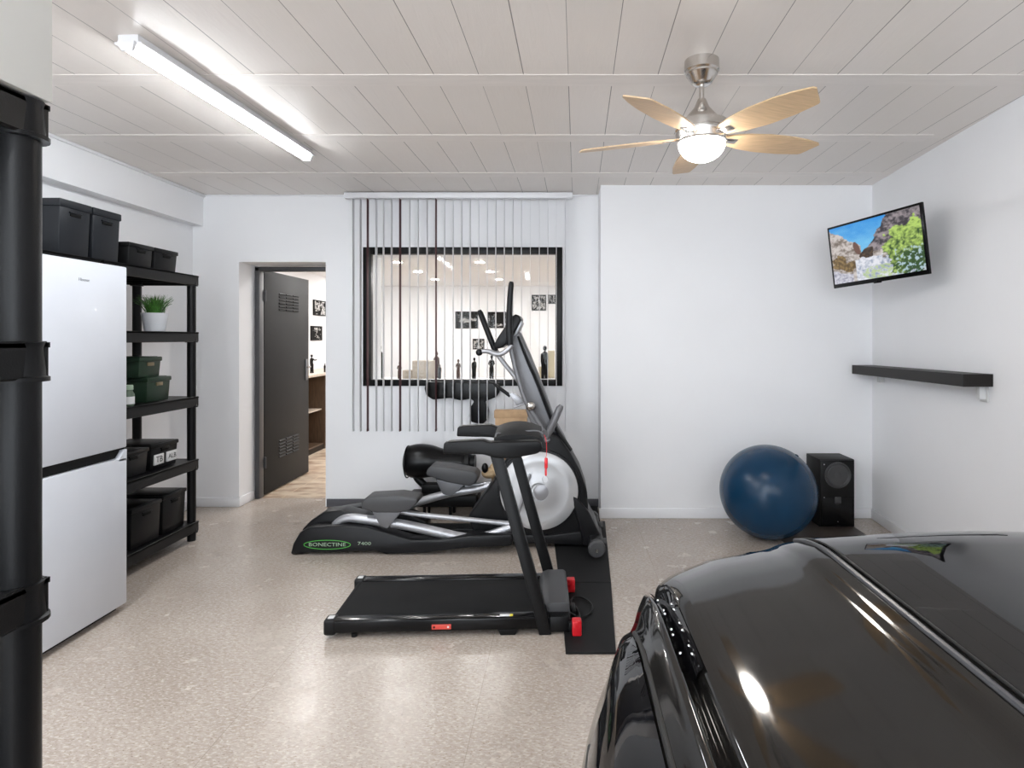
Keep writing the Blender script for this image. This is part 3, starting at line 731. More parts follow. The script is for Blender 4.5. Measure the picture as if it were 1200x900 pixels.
def scene_pic(u, v):
    sky = mixt((.22, .62, .92), (.03, .30, .78), (v - .4) * 1.6 + .25 * fbm(u, v, 7))
    n1 = fbm(u, v, 9); n2 = fbm(u * 1.3, v, 22, 5, 3)
    # ridge lines
    lh = .97 - u * 1.15 + .05 * n1 if u < .22 else .72 - (u - .22) * 1.0 + .06 * n1          # left rocks, falling towards the middle
    rh = .38 + (u - .36) * 2.1 + .07 * n1                          # right cliff rising
    if u < .36: lim = lh
    else: lim = rh if u > .40 else .40
    if v > lim: c = sky
    else:
        if u > .38 and v > .45:
            c = mixt((.045, .04, .05), (.36, .31, .33), .5 + .9 * n2 + .9 * n1 + .5 * (.62 - u))
        else:
            c = mixt((.20, .16, .13), (.66, .60, .57), .62 + .8 * n2 + .8 * n1)
    # ochre stain and cave
    d1 = ((u - .10) / .10) ** 2 + ((v - .37) / .12) ** 2
    d2 = ((u - .22) / .09) ** 2 + ((v - .27) / .1) ** 2
    if min(d1, d2) < 1 + n1: c = mixt((.10, .06, .02), (.30, .20, .08), .5 + n2)
    d3 = ((u - .31) / .04) ** 2 + ((v - .56 + (u - .31) * 1.5) / .1) ** 2
    if d3 < 1: c = (.16, .08, .06)
    d4 = ((u - .42) / .085) ** 2 + ((v - .44) / .085) ** 2
    if d4 < 1 + n1: c = mixt((.02, .015, .015), (.10, .06, .03), .5 + n2)
    # pale boulders at the bottom
    if v < .36 + .08 * n1 and u > .28: c = mixt((.30, .36, .48), (.85, .86, .92), .65 + .8 * n2 + .6 * n1)
    if v < .24 - .5 * (u - .02) + .05 * n1 and u < .24: c = mixt((.25, .25, .33), (.72, .72, .80), .6 + .8 * n2)
    # tree
    dt = ((u - .90) / .27) ** 2 + ((v - .40) / .42) ** 2
    if dt < 1 + .7 * n1:
        c = mixt((.03, .08, .02), (.50, .70, .16), .55 + .9 * n2 + .5 * n1 + (v - .55) * .9 - .3 * (u > .8) * (v < .35))
    dg = ((u - .55) / .2) ** 2 + ((v - .10) / .12) ** 2
    if dg < 1 and n2 > -.05: c = mixt(c, (.42, .58, .16), .7)
    if u > .72 and v < .42 and n2 > .22: c = (.45, .60, .68)
    return tuple(max(0, q_) for q_ in c)
picture(.705, .388, 180, 100, scene_pic, TM @ Matrix.Translation((0, -.0015, .006)), 'screen', M['screen'], tv)
m = MB(); m.tube([TM @ Vector((0, .06, 0)), TM @ Vector((0, .14, -.01)), Vector((2.22, 3.98, 1.98)), Vector((wxr(4.05) - .01, 4.05, 1.98))], .017, 12); part('wall_arm', m, M['matblack'], tv)
m = MB(); m.box(wxr(4.05) - .025, wxr(4.05) + .001, 3.99, 4.11, 1.88, 2.08, .004); part('wall_plate', m, M['matblack'], tv)

# floating shelf on the right wall
m = MB()
yl, yr = YP - .004, 3.20
dp = .161
pts = lambda dz0, dz1: None
v = [(wxr(yr) - dp, yr), (wxr(yr), yr), (wxr(yl), yl), (wxr(yl) - dp, yl)]
def fsh(b):
    top = []; bot = []
    for x, y in v:
        zt = 1.226 + (y - yr) / (yl - yr) * (1.207 - 1.226)
        top.append(b.verts.new((x, y, zt))); bot.append(b.verts.new((x, y, zt - .068)))
    b.faces.new(top); b.faces.new(bot[::-1])
    for k_ in range(4): b.faces.new((top[k_], bot[k_], bot[(k_ + 1) % 4], top[(k_ + 1) % 4]))
    bmesh.ops.recalc_face_normals(b, faces=b.faces[:]); bmesh.ops.bevel(b, geom=b.edges[:], offset=.002, segments=1, affect='EDGES')
m._new(fsh)
fs = thing('wall_shelf', 'long dark floating shelf on the right wall', 'shelf', (wxr(3.95) - .08, 3.95, 1.15))
part('board', m, M['wenge'], fs)
m = MB(); m.box(wxr(3.26) - .045, wxr(3.26) - .002, 3.25, 3.28, 1.085, 1.160, .004); m.box(wxr(3.26) - .012, wxr(3.26) - .002, 3.235, 3.295, 1.07, 1.160, .003); part('bracket', m, M['clear'], fs)
m = MB(); m.box(wxr(4.5) - .045, wxr(4.5) - .002, 4.49, 4.52, 1.085, 1.145, .004); part('bracket', m, M['clear'], fs)

# gym ball
m = MB(); BR = .333; m.ball((1.455, 4.25, BR * .985), BR, 1, 1, .985, 64, 40)
gb = one('exercise_ball', m, M['ball'], 'large dark blue exercise ball on the floor', 'exercise ball', (1.455, 4.25, 0))
m = MB(); m.lathe([(0, -.003), (.012, -.003), (.014, 0), (0, .004)], (0, 0, 0), n=16); m.xf(Matrix.Translation((1.455 + .19, 4.25 - .05, BR * .985 + .268)) @ Matrix.Rotation(R(36), 4, 'Y')); 
bm_plug = m; bm_plug.b.transform(Matrix.Translation(-Vector((1.455, 4.25, 0)))); part('valve_plug', bm_plug, M['ball'], gb, local=True)

# thin dark brown slab on the floor under speaker and ball
m = MB(); m.box(1.53, 2.17, 4.02, 4.69, 0, .012, .002)
# speaker
sx0, sx1, sy0, sy1 = 1.909, 2.169, 4.44, 4.69
sp = thing('loudspeaker', 'black floor loudspeaker in the corner beside the blue ball', 'loudspeaker', ((sx0 + sx1) / 2, (sy0 + sy1) / 2, 0))
m = MB(); m.box(sx0, sx1, sy0 + .012, sy1, .013, .515, .003); part('cabinet', m, M['spkside'], sp)
m = MB(); m.box(sx0 + .004, sx1 - .004, sy0, sy0 + .014, .017, .511, .003); part('baffle', m, M['spk'], sp)
cxs, czs = 2.04, .400
m = MB(); m.lathe([(.098, -.001), (.098, -.006), (.088, -.008), (.082, -.004), (.080, .0)], (cxs, sy0, czs), 'Y'); wf_ = part('woofer_ring', m, M['cone'], sp)
m = MB(); m.lathe([(.081, -.003), (.076, -.006), (.07, -.002), (.03, .006), (.026, -.003), (.0, -.010)], (cxs, sy0 - .004, czs), 'Y'); part('woofer_cone', m, M['cone'], wf_)
m = MB(); m.box(sx0 + .02, sx1 - .02, sy0 - .003, sy0 + .002, .03, .235, .002); part('lower_panel', m, M['glossblk'], sp)
m = MB(); m.box(2.015, 2.065, sy0 - .010, sy0, .19, .24, .006); part('port', m, M['cone'], sp)
for q_ in ((sx0 + .03, .48), (sx0 + .03, .235), (cxs, .055)):
    m = MB(); m.lathe([(0, -.004), (.004, -.003), (.004, 0), (0, 0)], (q_[0], sy0 - .002, q_[1]), 'Y', 10); part('screw', m, M['silver'], sp)
m = MB(); m.box(1.53, 2.17, 4.02, 4.69, 0, .012, .002)
one('floor_patch', m, pmat('dark_brown_patch', (.055, .042, .034), .5, vary=.2, vscale=20, stretch=(1, 8, 1)), 'thin dark patch on the floor under the loudspeaker', 'board', (1.85, 4.35, 0))

# ================================================================== FLOOR MATS
def fmat(pts, label, slot=False):
    m = MB(); m.prism([(x, y, 0) for x, y in pts], 2, 0, .010, .0015, 1)
    o = one('exercise_mat', m, M['mat'], label, 'mat', (sum(p[0] for p in pts) / len(pts), sum(p[1] for p in pts) / len(pts), 0), 'black floor mats')
fmat([(.0115, 2.679), (.237, 2.679), (.276, 3.446), (-.02, 3.446)], 'front black rubber mat beside the treadmill')
fmat([(-.022, 3.452), (.276, 3.452), (.322, 4.60), (-.09, 4.60)], 'middle black rubber mat under the cross trainer foot')
fmat([(-.25, 4.61), (.285, 4.61), (.285, 5.01), (-.25, 5.01)], 'rear black rubber mat in the wall recess')

# ================================================================== TREADMILL
TO = Vector((-1.123, 2.808, 0)); TR = R(2.6)
tm = thing('treadmill', 'black folding treadmill in front of the cross trainer', 'treadmill', TO, None, TR)
def tp(name, m, mt, parent=None, label=None): return part(name, m, mt, parent or tm, label, local=True)
m = MB(); m.box(.02, 1.07, .05, .49, .022, .07, .004); tp('deck', m, M['matblack'])
m = MB(); m.box(.03, 1.03, .066, .474, .06, .081, .008); m.tube([(.036, .07, .058), (.036, .47, .058)], .024, 16); tp('belt', m, M['belt'])
for s_, (a, b_) in enumerate(((0, .064), (.476, .54))):
    m = MB(); m.box(.0, 1.06, a, b_, .028, .088, .009, 3); rl = tp('side_rail', m, M['glossblk'])
    m = MB(); m.box(-.006, .05, a - .003, b_ + .003, .018, .092, .012, 3); ec = tp('end_cap', m, M['matblack'], rl)
    m = MB(); m.box(.008, .036, a + .016, b_ - .016, .091, .0935, .002); tp('cap_plate', m, M['clear'], ec, 'pale plate')
# stickers on the near rail
m = MB(); m.box(.50, .592, -.003, .001, .038, .062, .0025, 2)
st = tp('red_badge', m, M['redpale'], None, 'red badge')
for x in (.512, .578):
    m = MB(); m.lathe([(0, -.0045), (.005, -.0045), (.005, 0), (0, 0)], (x, 0, .050), 'Y', 12); tp('badge_dot', m, M['hole'] if x < .55 else M['white'], st)
m = MB(); m.box(.82, .868, .012, .034, .0875, .0895, .001); sk = tp('sticker', m, M['white'], None, 'white sticker with yellow end')
m = MB(); m.box(.868, .884, .012, .034, .0875, .0895, .001); tp('sticker_end', m, M['yellow'], sk)
for x, y in ((.13, .03), (.13, .51)):
    m = MB(); m.lathe([(0, 0), (.014, 0), (.014, .018), (0, .02)], (x, y, 0), n=14); tp('foot', m, M['matblack'])
for x, y in ((.86, .03), (.86, .51)):
    m = MB(); m.frustum((x, y), .07, .05, .10, .06, 0, .03, .003); tp('foot', m, M['matblack'])
# motor hood
m = MB(); m.prism([(1.015, 0, .085), (1.03, 0, .118), (1.06, 0, .128), (1.145, 0, .128), (1.16, 0, .118), (1.163, 0, .04), (1.0, 0, .04)], 1, .058, .482, .006); tp('motor_hood', m, M['greyrub'])
m = MB(); m.box(1.06, 1.155, .0, .06, .012, .085, .006); m.box(1.06, 1.155, .48, .54, .012, .085, .006); m.box(1.08, 1.15, .06, .48, .015, .05, .003); tp('front_frame', m, M['matblack'])
# uprights
for a, b_ in ((.0, .045), (.495, .54)):
    sx_ = -.036 if a < .1 else .012
    m = MB(); m.prism([(1.045 + sx_, 0, .0), (1.103 + sx_, 0, .0), (1.083 + sx_, 0, .10), (.866 + sx_, 0, .875), (.808 + sx_, 0, .875), (1.022 + sx_, 0, .10)], 1, a - .004, b_ + .004, .004); up = tp('upright', m, M['matblack'])
    # handrail and side panel
    m = MB(); m.prism([(.553, 0, .872), (.558, 0, .922), (.58, 0, .929), (.74, 0, .936), (.77, 0, .925), (1.0, 0, .930), (1.02, 0, .918), (1.025, 0, .885), (1.0, 0, .868), (.88, 0, .845), (.80, 0, .848), (.76, 0, .862), (.74, 0, .866)], 1, a - .01, b_ + .004, .008, 3); tp('handrail', m, M['matblack'], None)
m = MB(); m.box(.80, 1.015, .04, .50, .875, .925, .008); cs = tp('console', m, M['matblack'])
m = MB()
rr = []
for i_ in range(9):
    a = i_ / 8; x = .79 + .235 * a
    hgt = .055 * math.sin(math.pi * min(1, max(0, .08 + .9 * a))) ** .6
    rr.append([(x, .06 + .42 * j_ / 10, .922 + hgt * (math.sin(math.pi * (.04 + .92 * j_ / 10)) ** .35)) for j_ in range(11)])
m.grid(rr, flip=True)
m.grid([[(p[0], p[1], .915) for p in r_] for r_ in rr])
for seq in ([r_[0] for r_ in rr], [r_[-1] for r_ in rr], rr[0], rr[-1]):
    m.grid([[Vector(p) for p in seq], [Vector((p[0], p[1], .915)) for p in seq]])
cv = tp('console_pad', m, M['padgrey'], cs)
m = MB(); m.tube([(.795, .07, .93), (.80, .09, .955), (.83, .11, .945), (.9, .12, .952), (1.0, .1, .965), (1.028, .08, .95)], .0035, 8, smooth=2); tp('piping', m, M['ellgrey'], cs)
m = MB(); m.lathe([(0, -.02), (.018, -.02), (.018, 0), (.012, .006), (0, .006)], (1.035, .12, .945), 'Y', 16); tp('safety_socket', m, M['greyrub'], cs)
# safety key
m = MB(); m.tube([(1.035, .1, .94), (1.045, .05, .92), (1.045, -.012, .87), (1.04, -.016, .84)], .0016, 6, smooth=2); ky = tp('safety_cord', m, M['red'])
m = MB(); m.box(1.034, 1.05, -.022, -.01, .80, .85, .004); m.box(1.036, 1.046, -.022, -.012, .765, .80, .003); tp('safety_clip', m, M['red'], ky)
m = MB(); m.tube([(1.042, -.016, .765)] + [(1.038 + .014 * math.sin(t), -.016, .748 + .018 * math.cos(t)) for t in [k_ * math.pi / 5 for k_ in range(0, 10)]], .0014, 6); tp('clip_ring', m, M['silver'], ky)
# red wheel stops and cable at the front
for yy_ in (-.045, .44):
    m = MB(); m.box(1.165, 1.21, yy_, yy_ + .05, .011, .082, .006, 2); m.box(1.176, 1.199, yy_ - .004, yy_ + .01, .05, .085, .004); rs = tp('red_wheel_stop', m, M['red'], None, 'red plastic stop')
    m = MB(); m.box(1.15, 1.17, yy_ + .01, yy_ + .04, .03, .07, .003); tp('stop_arm', m, M['matblack'], rs)
m = MB()
lp = [(1.16, .1, .06), (1.19, .12, .03), (1.23, .13, .018), (1.285, .19, .017), (1.29, .29, .017), (1.25, .36, .018), (1.2, .37, .022), (1.175, .3, .03), (1.185, .2, .025), (1.2, .10, .02), (1.18, .06, .03), (1.19, .02, .05)]
m.tube(lp, .0045, 8, smooth=3); pc = tp('power_cord', m, M['cord'])
m = MB(); m.box(1.17, 1.195, .14, .24, .012, .05, .006); m.tube([(1.2, .25, .02), (1.215, .16, .02), (1.2, .06, .03)], .006, 8, smooth=1); tp('power_plug', m, M['cord'], pc)

# ================================================================== CROSS TRAINER
EO = Vector((-.6, 4.2, 0))
el = thing('cross_trainer', 'black and silver elliptical cross trainer under the window', 'elliptical trainer', EO)
def pp(l, Y): return [P(a, b_, Y) for a, b_ in l]
def base0(z): return z
# rear housing: near fairing, hump, far fairing
def fair(pts, ya, yb_, bev=.012, Yp=None):
    m = MB(); q_ = pp(pts, Yp or ya)
    for p in q_: p.z = max(p.z, .006)
    m.prism(q_, 1, ya, yb_, bev, 3); return m
near_f = [(340, 652), (343, 638), (351, 624), (362, 619), (400, 616), (430, 618), (458, 626), (482, 633), (515, 633), (552, 628), (600, 626), (600, 640), (552, 642), (500, 648), (452, 650), (440, 646), (360, 648), (352, 652)]
ho = part('rear_housing', fair(near_f, 3.90, 4.02), M['ellblk'], el)
m = fair([(352, 640), (354, 620), (364, 610), (380, 600), (400, 598), (425, 604), (452, 622), (470, 634), (470, 640)], 4.025, 4.16, .012); part('track_cover', m, M['ellblk'], el)
m = fair([(360, 632), (364, 615), (372, 605), (395, 598), (420, 594), (450, 594), (476, 600), (500, 612), (500, 632)], 4.30, 4.44, .012); part('track_cover', m, M['ellblk'], el)
m = MB(); m.box(-1.62, -.2, 4.16, 4.30, .012, .09, .01); part('centre_rail', m, M['ellblk'], el)
m = MB(); m.box(-1.66, -1.0, 4.05, 4.32, .006, .05, .005); part('base_plate', m, M['matblack'], el)
text('model_lettering', 'BONECTINE', .033, .0008, M['palegreen'], ho, Matrix.Translation(P(383.5, 638.3, 3.90) - Vector((0, .0012, 0))) @ FACE_NEG_Y, None, 1.35)
text('model_number', '7400', .030, .0008, M['palegreen'], ho, Matrix.Translation(P(427, 637, 3.90) - Vector((0, .0012, 0))) @ FACE_NEG_Y, None, 1.5)
c_ = P(383.5, 638.3, 3.90); m = MB(); m.tube([(c_.x + .152 * math.cos(t), 3.8985, c_.z + .029 * math.sin(t)) for t in [R(10 * k_) for k_ in range(37)]], .0022, 6); part('oval_badge', m, M['green'], ho)
# main shroud around the disc
shp = [(548, 606), (579, 563), (592, 540), (603, 524), (617, 514), (634, 505), (645, 506), (656, 514), (668, 530), (680, 552), (688, 575), (690, 600), (700, 618), (706, 632), (690, 632), (640, 628), (600, 632), (556, 632)]
m = MB(); m.prism(pp(shp, 4.03), 1, 4.035, 4.33, .02, 4); part('shroud', m, M['ellblk'], el)
m = MB(); m.prism(pp([(548, 636), (556, 624), (640, 627), (700, 620), (708, 634), (700, 640), (640, 637)], 4.03), 1, 4.02, 4.345, .01, 3); part('front_base', m, M['ellblk'], el)
# disc
dc = P(631.5, 576, 4.0); dr_ = 46.5 / 700 * 4.0
m = MB(); m.lathe([(0, -.018), (.05, -.016), (.055, -.010), (.062, -.022), (.07, -.022), (.10, -.014), (.19, -.004), (.20, -.006), (dr_ - .02, .004), (dr_ - .004, .012), (dr_, .02), (dr_, .05), (0, .05)], (dc.x, 4.0, dc.z), 'Y', 64); dk = part('flywheel_disc', m, M['silverdisc'], el)
m = MB(); m.lathe([(dr_ - .002, .014), (dr_ + .012, .018), (dr_ + .016, .04), (dr_, .045)], (dc.x, 4.0, dc.z), 'Y', 64); part('disc_rim', m, M['ellblk'], dk)
m = MB(); m.ball((dc.x + .02, 3.985, dc.z), .056, 1, .22, 1); part('hub', m, M['silver'], dk)
m = MB(); a_ = P(612, 548, 3.96); b_ = P(604, 606, 3.96); m.tube([P(621, 556, 3.965), P(607, 603, 3.955)], [.016, .018], 12, .6); part('crank', m, M['silver'], el)
# pedal arms
m = MB(); Yn = 3.97
m.tube(pp([(388, 620), (396, 611), (408, 606), (430, 609), (470, 614), (515, 624), (545, 631), (565, 630), (590, 621), (604, 616)], Yn), [.020, .026, .028, .030, .032, .032, .032, .030, .026, .024], 14, smooth=2); pa = part('pedal_arm', m, M['silver'], el)
m = MB(); m.tube(pp([(468, 599), (490, 603), (540, 608), (590, 613), (604, 614)], Yn + .02), .017, 12, smooth=1); part('upper_rod', m, M['silver'], pa)
m = MB(); m.tube(pp([(603, 604), (606, 627)], Yn), .022, 12); part('arm_joint', m, M['silver'], pa)
m = MB(); m.box(P(384, 0, Yn).x, P(396, 0, Yn).x, Yn - .03, Yn + .03, P(0, 623, Yn).z - .02, P(0, 618, Yn).z, .005); part('roller', m, M['silver'], pa)
Yf = 4.38
m = MB(); m.tube(pp([(440, 606), (470, 596), (500, 585), (530, 577), (556, 574), (585, 566), (600, 562)], Yf), [.026, .028, .029, .029, .027, .025, .025], 14, smooth=2); pa2 = part('pedal_arm', m, M['silver'], el)
m = MB(); m.tube(pp([(545, 569), (575, 566), (600, 558)], Yf + .01), .013, 12); part('upper_rod', m, M['silver'], pa2)
def pedal(pts, brk, Y, dy):
    m = MB(); m.prism(pp(pts, Y), 1, Y - dy, Y + dy, .014, 3); pd = part('pedal', m, M['greyrub'], el)
    m = MB(); m.prism(pp(brk, Y), 1, Y - dy * .55, Y + dy * .55, .004); part('pedal_bracket', m, M['ellgrey'], pd)
pedal([(428, 584), (434, 579), (470, 577), (492, 580), (493, 585), (484, 594), (470, 597), (445, 597), (428, 592)], [(438, 596), (474, 596), (456, 617), (448, 614)], 3.96, .085)
pedal([(503, 548), (508, 543), (530, 545), (558, 550), (562, 555), (560, 563), (552, 567), (525, 562), (502, 554)], [(512, 560), (546, 566), (530, 580), (520, 577)], 4.38, .085)
# mast
mast = [(594, 400), (598, 392), (609, 388), (622, 418), (634, 448), (643, 472), (652, 496), (662, 514), (668, 530), (650, 528), (634, 508), (624, 502), (617, 484), (611, 455), (603, 426)]
m = MB(); m.prism(pp(mast, 4.12), 1, 4.12, 4.26, .018, 4); ms = part('mast', m, M['ellgrey'], el)
m = MB(); m.tube(pp([(607, 394), (617, 420), (629, 446), (639, 472), (650, 500), (668, 528)], 4.11), [.018, .024, .028, .03, .034, .04], 12, .5, smooth=1); part('mast_cover', m, M['ellblk'], ms)
c_ = P(622, 476, 4.03); m = MB(); m.ball(c_, .033, 1, .8, 1); m.tube([c_, c_ + Vector((0, .08, 0))], .018, 12); part('pivot_knob', m, M['chrome'], ms)
# console
m = MB(); m.prism(pp([(579, 405), (583, 396), (600, 371), (604, 368), (609, 370), (611, 375), (606, 385), (598, 400), (588, 408), (581, 409)], 4.08), 1, 4.06, 4.32, .012, 3); co = part('console', m, M['ellblk'], el)
m = MB(); m.prism(pp([(601, 391), (610, 375), (612, 378), (606, 391), (602, 394)], 4.07), 1, 4.09, 4.29, .004); part('console_back', m, M['silver'], co)
# moving handlebars
Yh = 3.99
m = MB(); m.tube(pp([(597.5, 404), (597, 392), (596.5, 378)], Yh) + pp([(597.5, 350), (599, 333), (599.5, 330)], Yh - .01), [.022, .025, .022, .019, .019, .012], 14, smooth=1); hb = part('handlebar_grip', m, M['ellblk'], el)
m = MB(); m.tube(pp([(597.5, 403), (606, 440), (616, 472), (628, 490), (640, 508)], 4.04), [.018, .016, .016, .018, .02], 12, smooth=1); part('handlebar_tube', m, M['ellgrey'], hb)
Yg = 4.42
m = MB(); m.tube(pp([(561.5, 363.5), (563, 367), (572, 390), (580, 410), (583, 414)], Yg), [.013, .021, .022, .022, .018], 14); hb2 = part('handlebar_grip', m, M['ellblk'], el)
m = MB(); m.tube(pp([(581, 412), (590, 425), (601, 438), (612, 452), (620, 470)], Yg - .02), [.018, .017, .018, .018, .016], 12, smooth=1); part('handlebar_tube', m, M['silver'], hb2)
# fixed front bar with ball end
m = MB(); m.tube(pp([(565, 412), (572, 411), (580, 415), (588, 415), (596, 409), (600, 404)], 4.0) , [.012, .018, .018, .017, .016, .014], 12, smooth=2); fb_ = part('fixed_handle', m, M['silver'], el)
m = MB(); m.ball(P(561.5, 413, 4.0), .023); part('ball_end', m, M['ellblk'], fb_)
# lower levers
m = MB(); m.tube(pp([(578, 449), (583, 453), (598, 464)], 4.40), [.007, .013, .014], 12); lv = part('lever', m, M['ellblk'], el)
m = MB(); m.prism(pp([(596, 461), (601, 460), (616, 470), (611, 475), (605, 475)], 4.36), 1, 4.36, 4.42, .004); m.tube(pp([(611, 474), (602, 478), (618, 472)], 4.36), .005, 8); part('lever_plate', m, M['silver'], lv)
m = MB(); m.tube(pp([(641, 514), (645, 503), (656, 478), (658, 475)], 3.99), [.018, .036, .034, .022], 14, .7); part('arm_cover', m, M['ellgrey'], el)
m = MB(); m.tube([P(641, 514, 3.99), P(641, 520, 4.2)], .02, 12); part('arm_axle', m, M['ellgrey'], el)
# front stabiliser with wheels
m = MB(); m.box(.17, .26, 3.86, 4.5, .03, .10, .02, 3); sb_ = part('stabiliser', m, M['ellblk'], el)
for y_ in (3.84, 4.48):
    m = MB(); m.lathe([(0, -.028), (.045, -.028), (.055, -.02), (.055, .02), (.045, .028), (0, .028)], (.215, y_, .067), 'Y', 28); whl = part('transport_wheel', m, M['greyrub'], sb_)
    m = MB(); m.lathe([(0, -.034), (.012, -.034), (.012, -.027), (0, -.027)], (.215, y_, .062), 'Y', 14); part('axle_bolt', m, M['chrome'], whl)
for y_ in (3.95, 4.3):
    m = MB(); m.lathe([(0, -.015), (.026, -.015), (.026, .015), (0, .015)], (.27, y_, .07), 'X', 18); part('foot_knob', m, M['greyrub'], sb_)
m = MB(); m.prism(pp([(668, 575), (690, 600), (703, 626), (700, 640), (684, 640)], 4.0), 1, 4.0, 4.1, .015, 3); part('front_fairing', m, M['ellblk'], el)

# ================================================================== THINGS BEHIND THE TRAINER
# leather padded bench
bt = thing('padded_bench', 'black leather roller bench behind the cross trainer', 'exercise bench', (-1.0, 4.8, 0))
Yb = 4.78
m = MB(); m.tube(pp([(475, 541), (479, 541), (490, 540), (503, 540), (515, 542), (530, 543), (545, 544), (549, 544)], Yb), [.085, .125, .138, .130, .112, .106, .104, .085], 28, smooth=2); rp = part('roller_pad', m, M['leather'], bt)
m = MB(); m.tube(pp([(546, 544), (551, 544)], Yb), [.108, .108], 24); m.tube(pp([(551, 543), (557, 543)], Yb), [.07, .07], 20); part('end_plate', m, M['matblack'], rp)
m = MB(); m.tube([P(478 + 13 * 0, 541, Yb) + Vector((.0, .125 * math.cos(t), .125 * math.sin(t))) for t in [R(15 * k_) for k_ in range(25)]], .006, 6); part('pad_piping', m, M['leather'], rp)
m = MB(); m.tube(pp([(487, 552), (488, 560), (497, 568), (503, 576), (506, 590)], Yb), [.028, .03, .03, .028, .028], 12, smooth=2); part('neck', m, M['matblack'], bt)
m = MB(); m.box(P(480, 0, Yb).x, P(562, 0, Yb).x, Yb - .10, Yb + .10, .09, .19, .02, 3); part('base_beam', m, M['matblack'], bt)
for x in (500, 530, 557):
    for dy in (-.08, .08):
        m = MB(); q_ = P(x, 0, Yb); m.tube([(q_.x, Yb + dy, .0), (q_.x, Yb + dy, .1)], .012, 10); part('leg', m, M['matblack'], bt)
m = MB(); m.box(P(495, 0, Yb).x, P(555, 0, Yb).x, Yb - .05, Yb + .05, .18, .26, .02); part('pad_support', m, M['matblack'], bt)
# T-shaped pad under the window
Yt = 4.99
tp_o = [(500, 447), (498, 455), (500, 463), (508, 468), (518, 467), (528, 466), (540, 469), (552, 467), (556, 470), (551, 478), (550, 488), (553, 494), (560, 496), (567, 496), (572, 491), (573, 480), (569, 470), (574, 468), (582, 465), (586, 459), (586, 448)]
m = MB(); m.prism(pp(tp_o, Yt), 1, Yt - .028, Yt + .018, .010, 3)
o = one('padded_board', m, M['leather'], 'black T-shaped padded board hanging below the window', 'padded board', (P(545, 447, Yt).x, Yt, P(545, 447, Yt).z))
# tall cardboard box
m0, m1 = P(580.5, 480, 4.85), P(618, 480, 4.85)
cb_ = thing('cardboard_box', 'tall brown cardboard box standing behind the cross trainer', 'box', ((m0.x + m1.x) / 2, 4.83, 0))
m = MB(); m.box(m0.x + .005, m1.x, 4.785, 4.875, 0, m0.z - .055, .003); part('carton_body', m, M['card'], cb_)
m = MB(); m.box(m0.x - .003, m1.x + .005, 4.78, 4.88, m0.z - .06, m0.z, .004); part('lid', m, M['card'], cb_)
# plush dog
pd_ = thing('plush_toy', 'tan plush animal with a black nose behind the treadmill post', 'soft toy', (-.50, 4.62, 0))
m = MB(); m.ball((-.47, 4.64, .13), .13, 1, .85, 1.05); m.tube([(-.47, 4.64, .2), (-.48, 4.63, .36)], [.09, .075], 16); m.ball((-.49, 4.62, .40), .085, 1, .9, .85); m.ball((-.57, 4.58, .385), .052, 1.1, .9, .8)
m.tube([(-.52, 4.56, .25), (-.55, 4.52, .12), (-.56, 4.51, .03)], [.04, .035, .04], 12); m.tube([(-.42, 4.56, .25), (-.40, 4.52, .12), (-.40, 4.51, .03)], [.04, .035, .04], 12); part('plush_body', m, M['tan'], pd_)
m = MB(); m.ball((-.595, 4.545, .43), .032, .8, .8, 1.2); part('nose', m, M['leather'], pd_)
for s in (-.05, .06):
    m = MB(); m.ball((-.47 + s, 4.64, .455), .03, .6, .4, 1.1); part('ear', m, M['tan'], pd_)

# ================================================================== VERTICAL BLIND
vb = thing('vertical_blind', 'open vertical blind hanging from a white rail before the window', 'blind', (-.9, 4.93, CZ - .06))
a, b_ = P(404, 226, 4.93), P(671, 232, 4.93)
m = MB(); m.box(a.x, b_.x, 4.905, 4.955, b_.z - .004, a.z, .004); part('head_rail', m, M['rail'], vb)
xs = [414, 422.5, 431, 441, 449.5, 459, 469, 480, 490, 500.5, 511, 521, 531, 541, 551, 561, 571, 581, 591, 601, 611, 621.5, 632, 642, 652, 662.5]
for i_, x in enumerate(xs):
    X = (x - CX) / F * 4.93; wd = .052
    red = i_ in (2, 6, 10)
    ang = R(random.uniform(-3, 3) + (8 if x > 655 else 0))
    m = MB(); m.box(-.0012, .0012, -wd / 2, wd / 2, .655, b_.z - .008); m.box(-.0035, .0035, -wd / 2 + .004, wd / 2 - .004, .650, .672, .001)
    m.xf(Matrix.Translation((X, 4.93, 0)) @ Matrix.Rotation(ang, 4, 'Z')); part('slat', m, M['slatred'] if red else M['slat'], vb, 'maroon slat' if red else None)

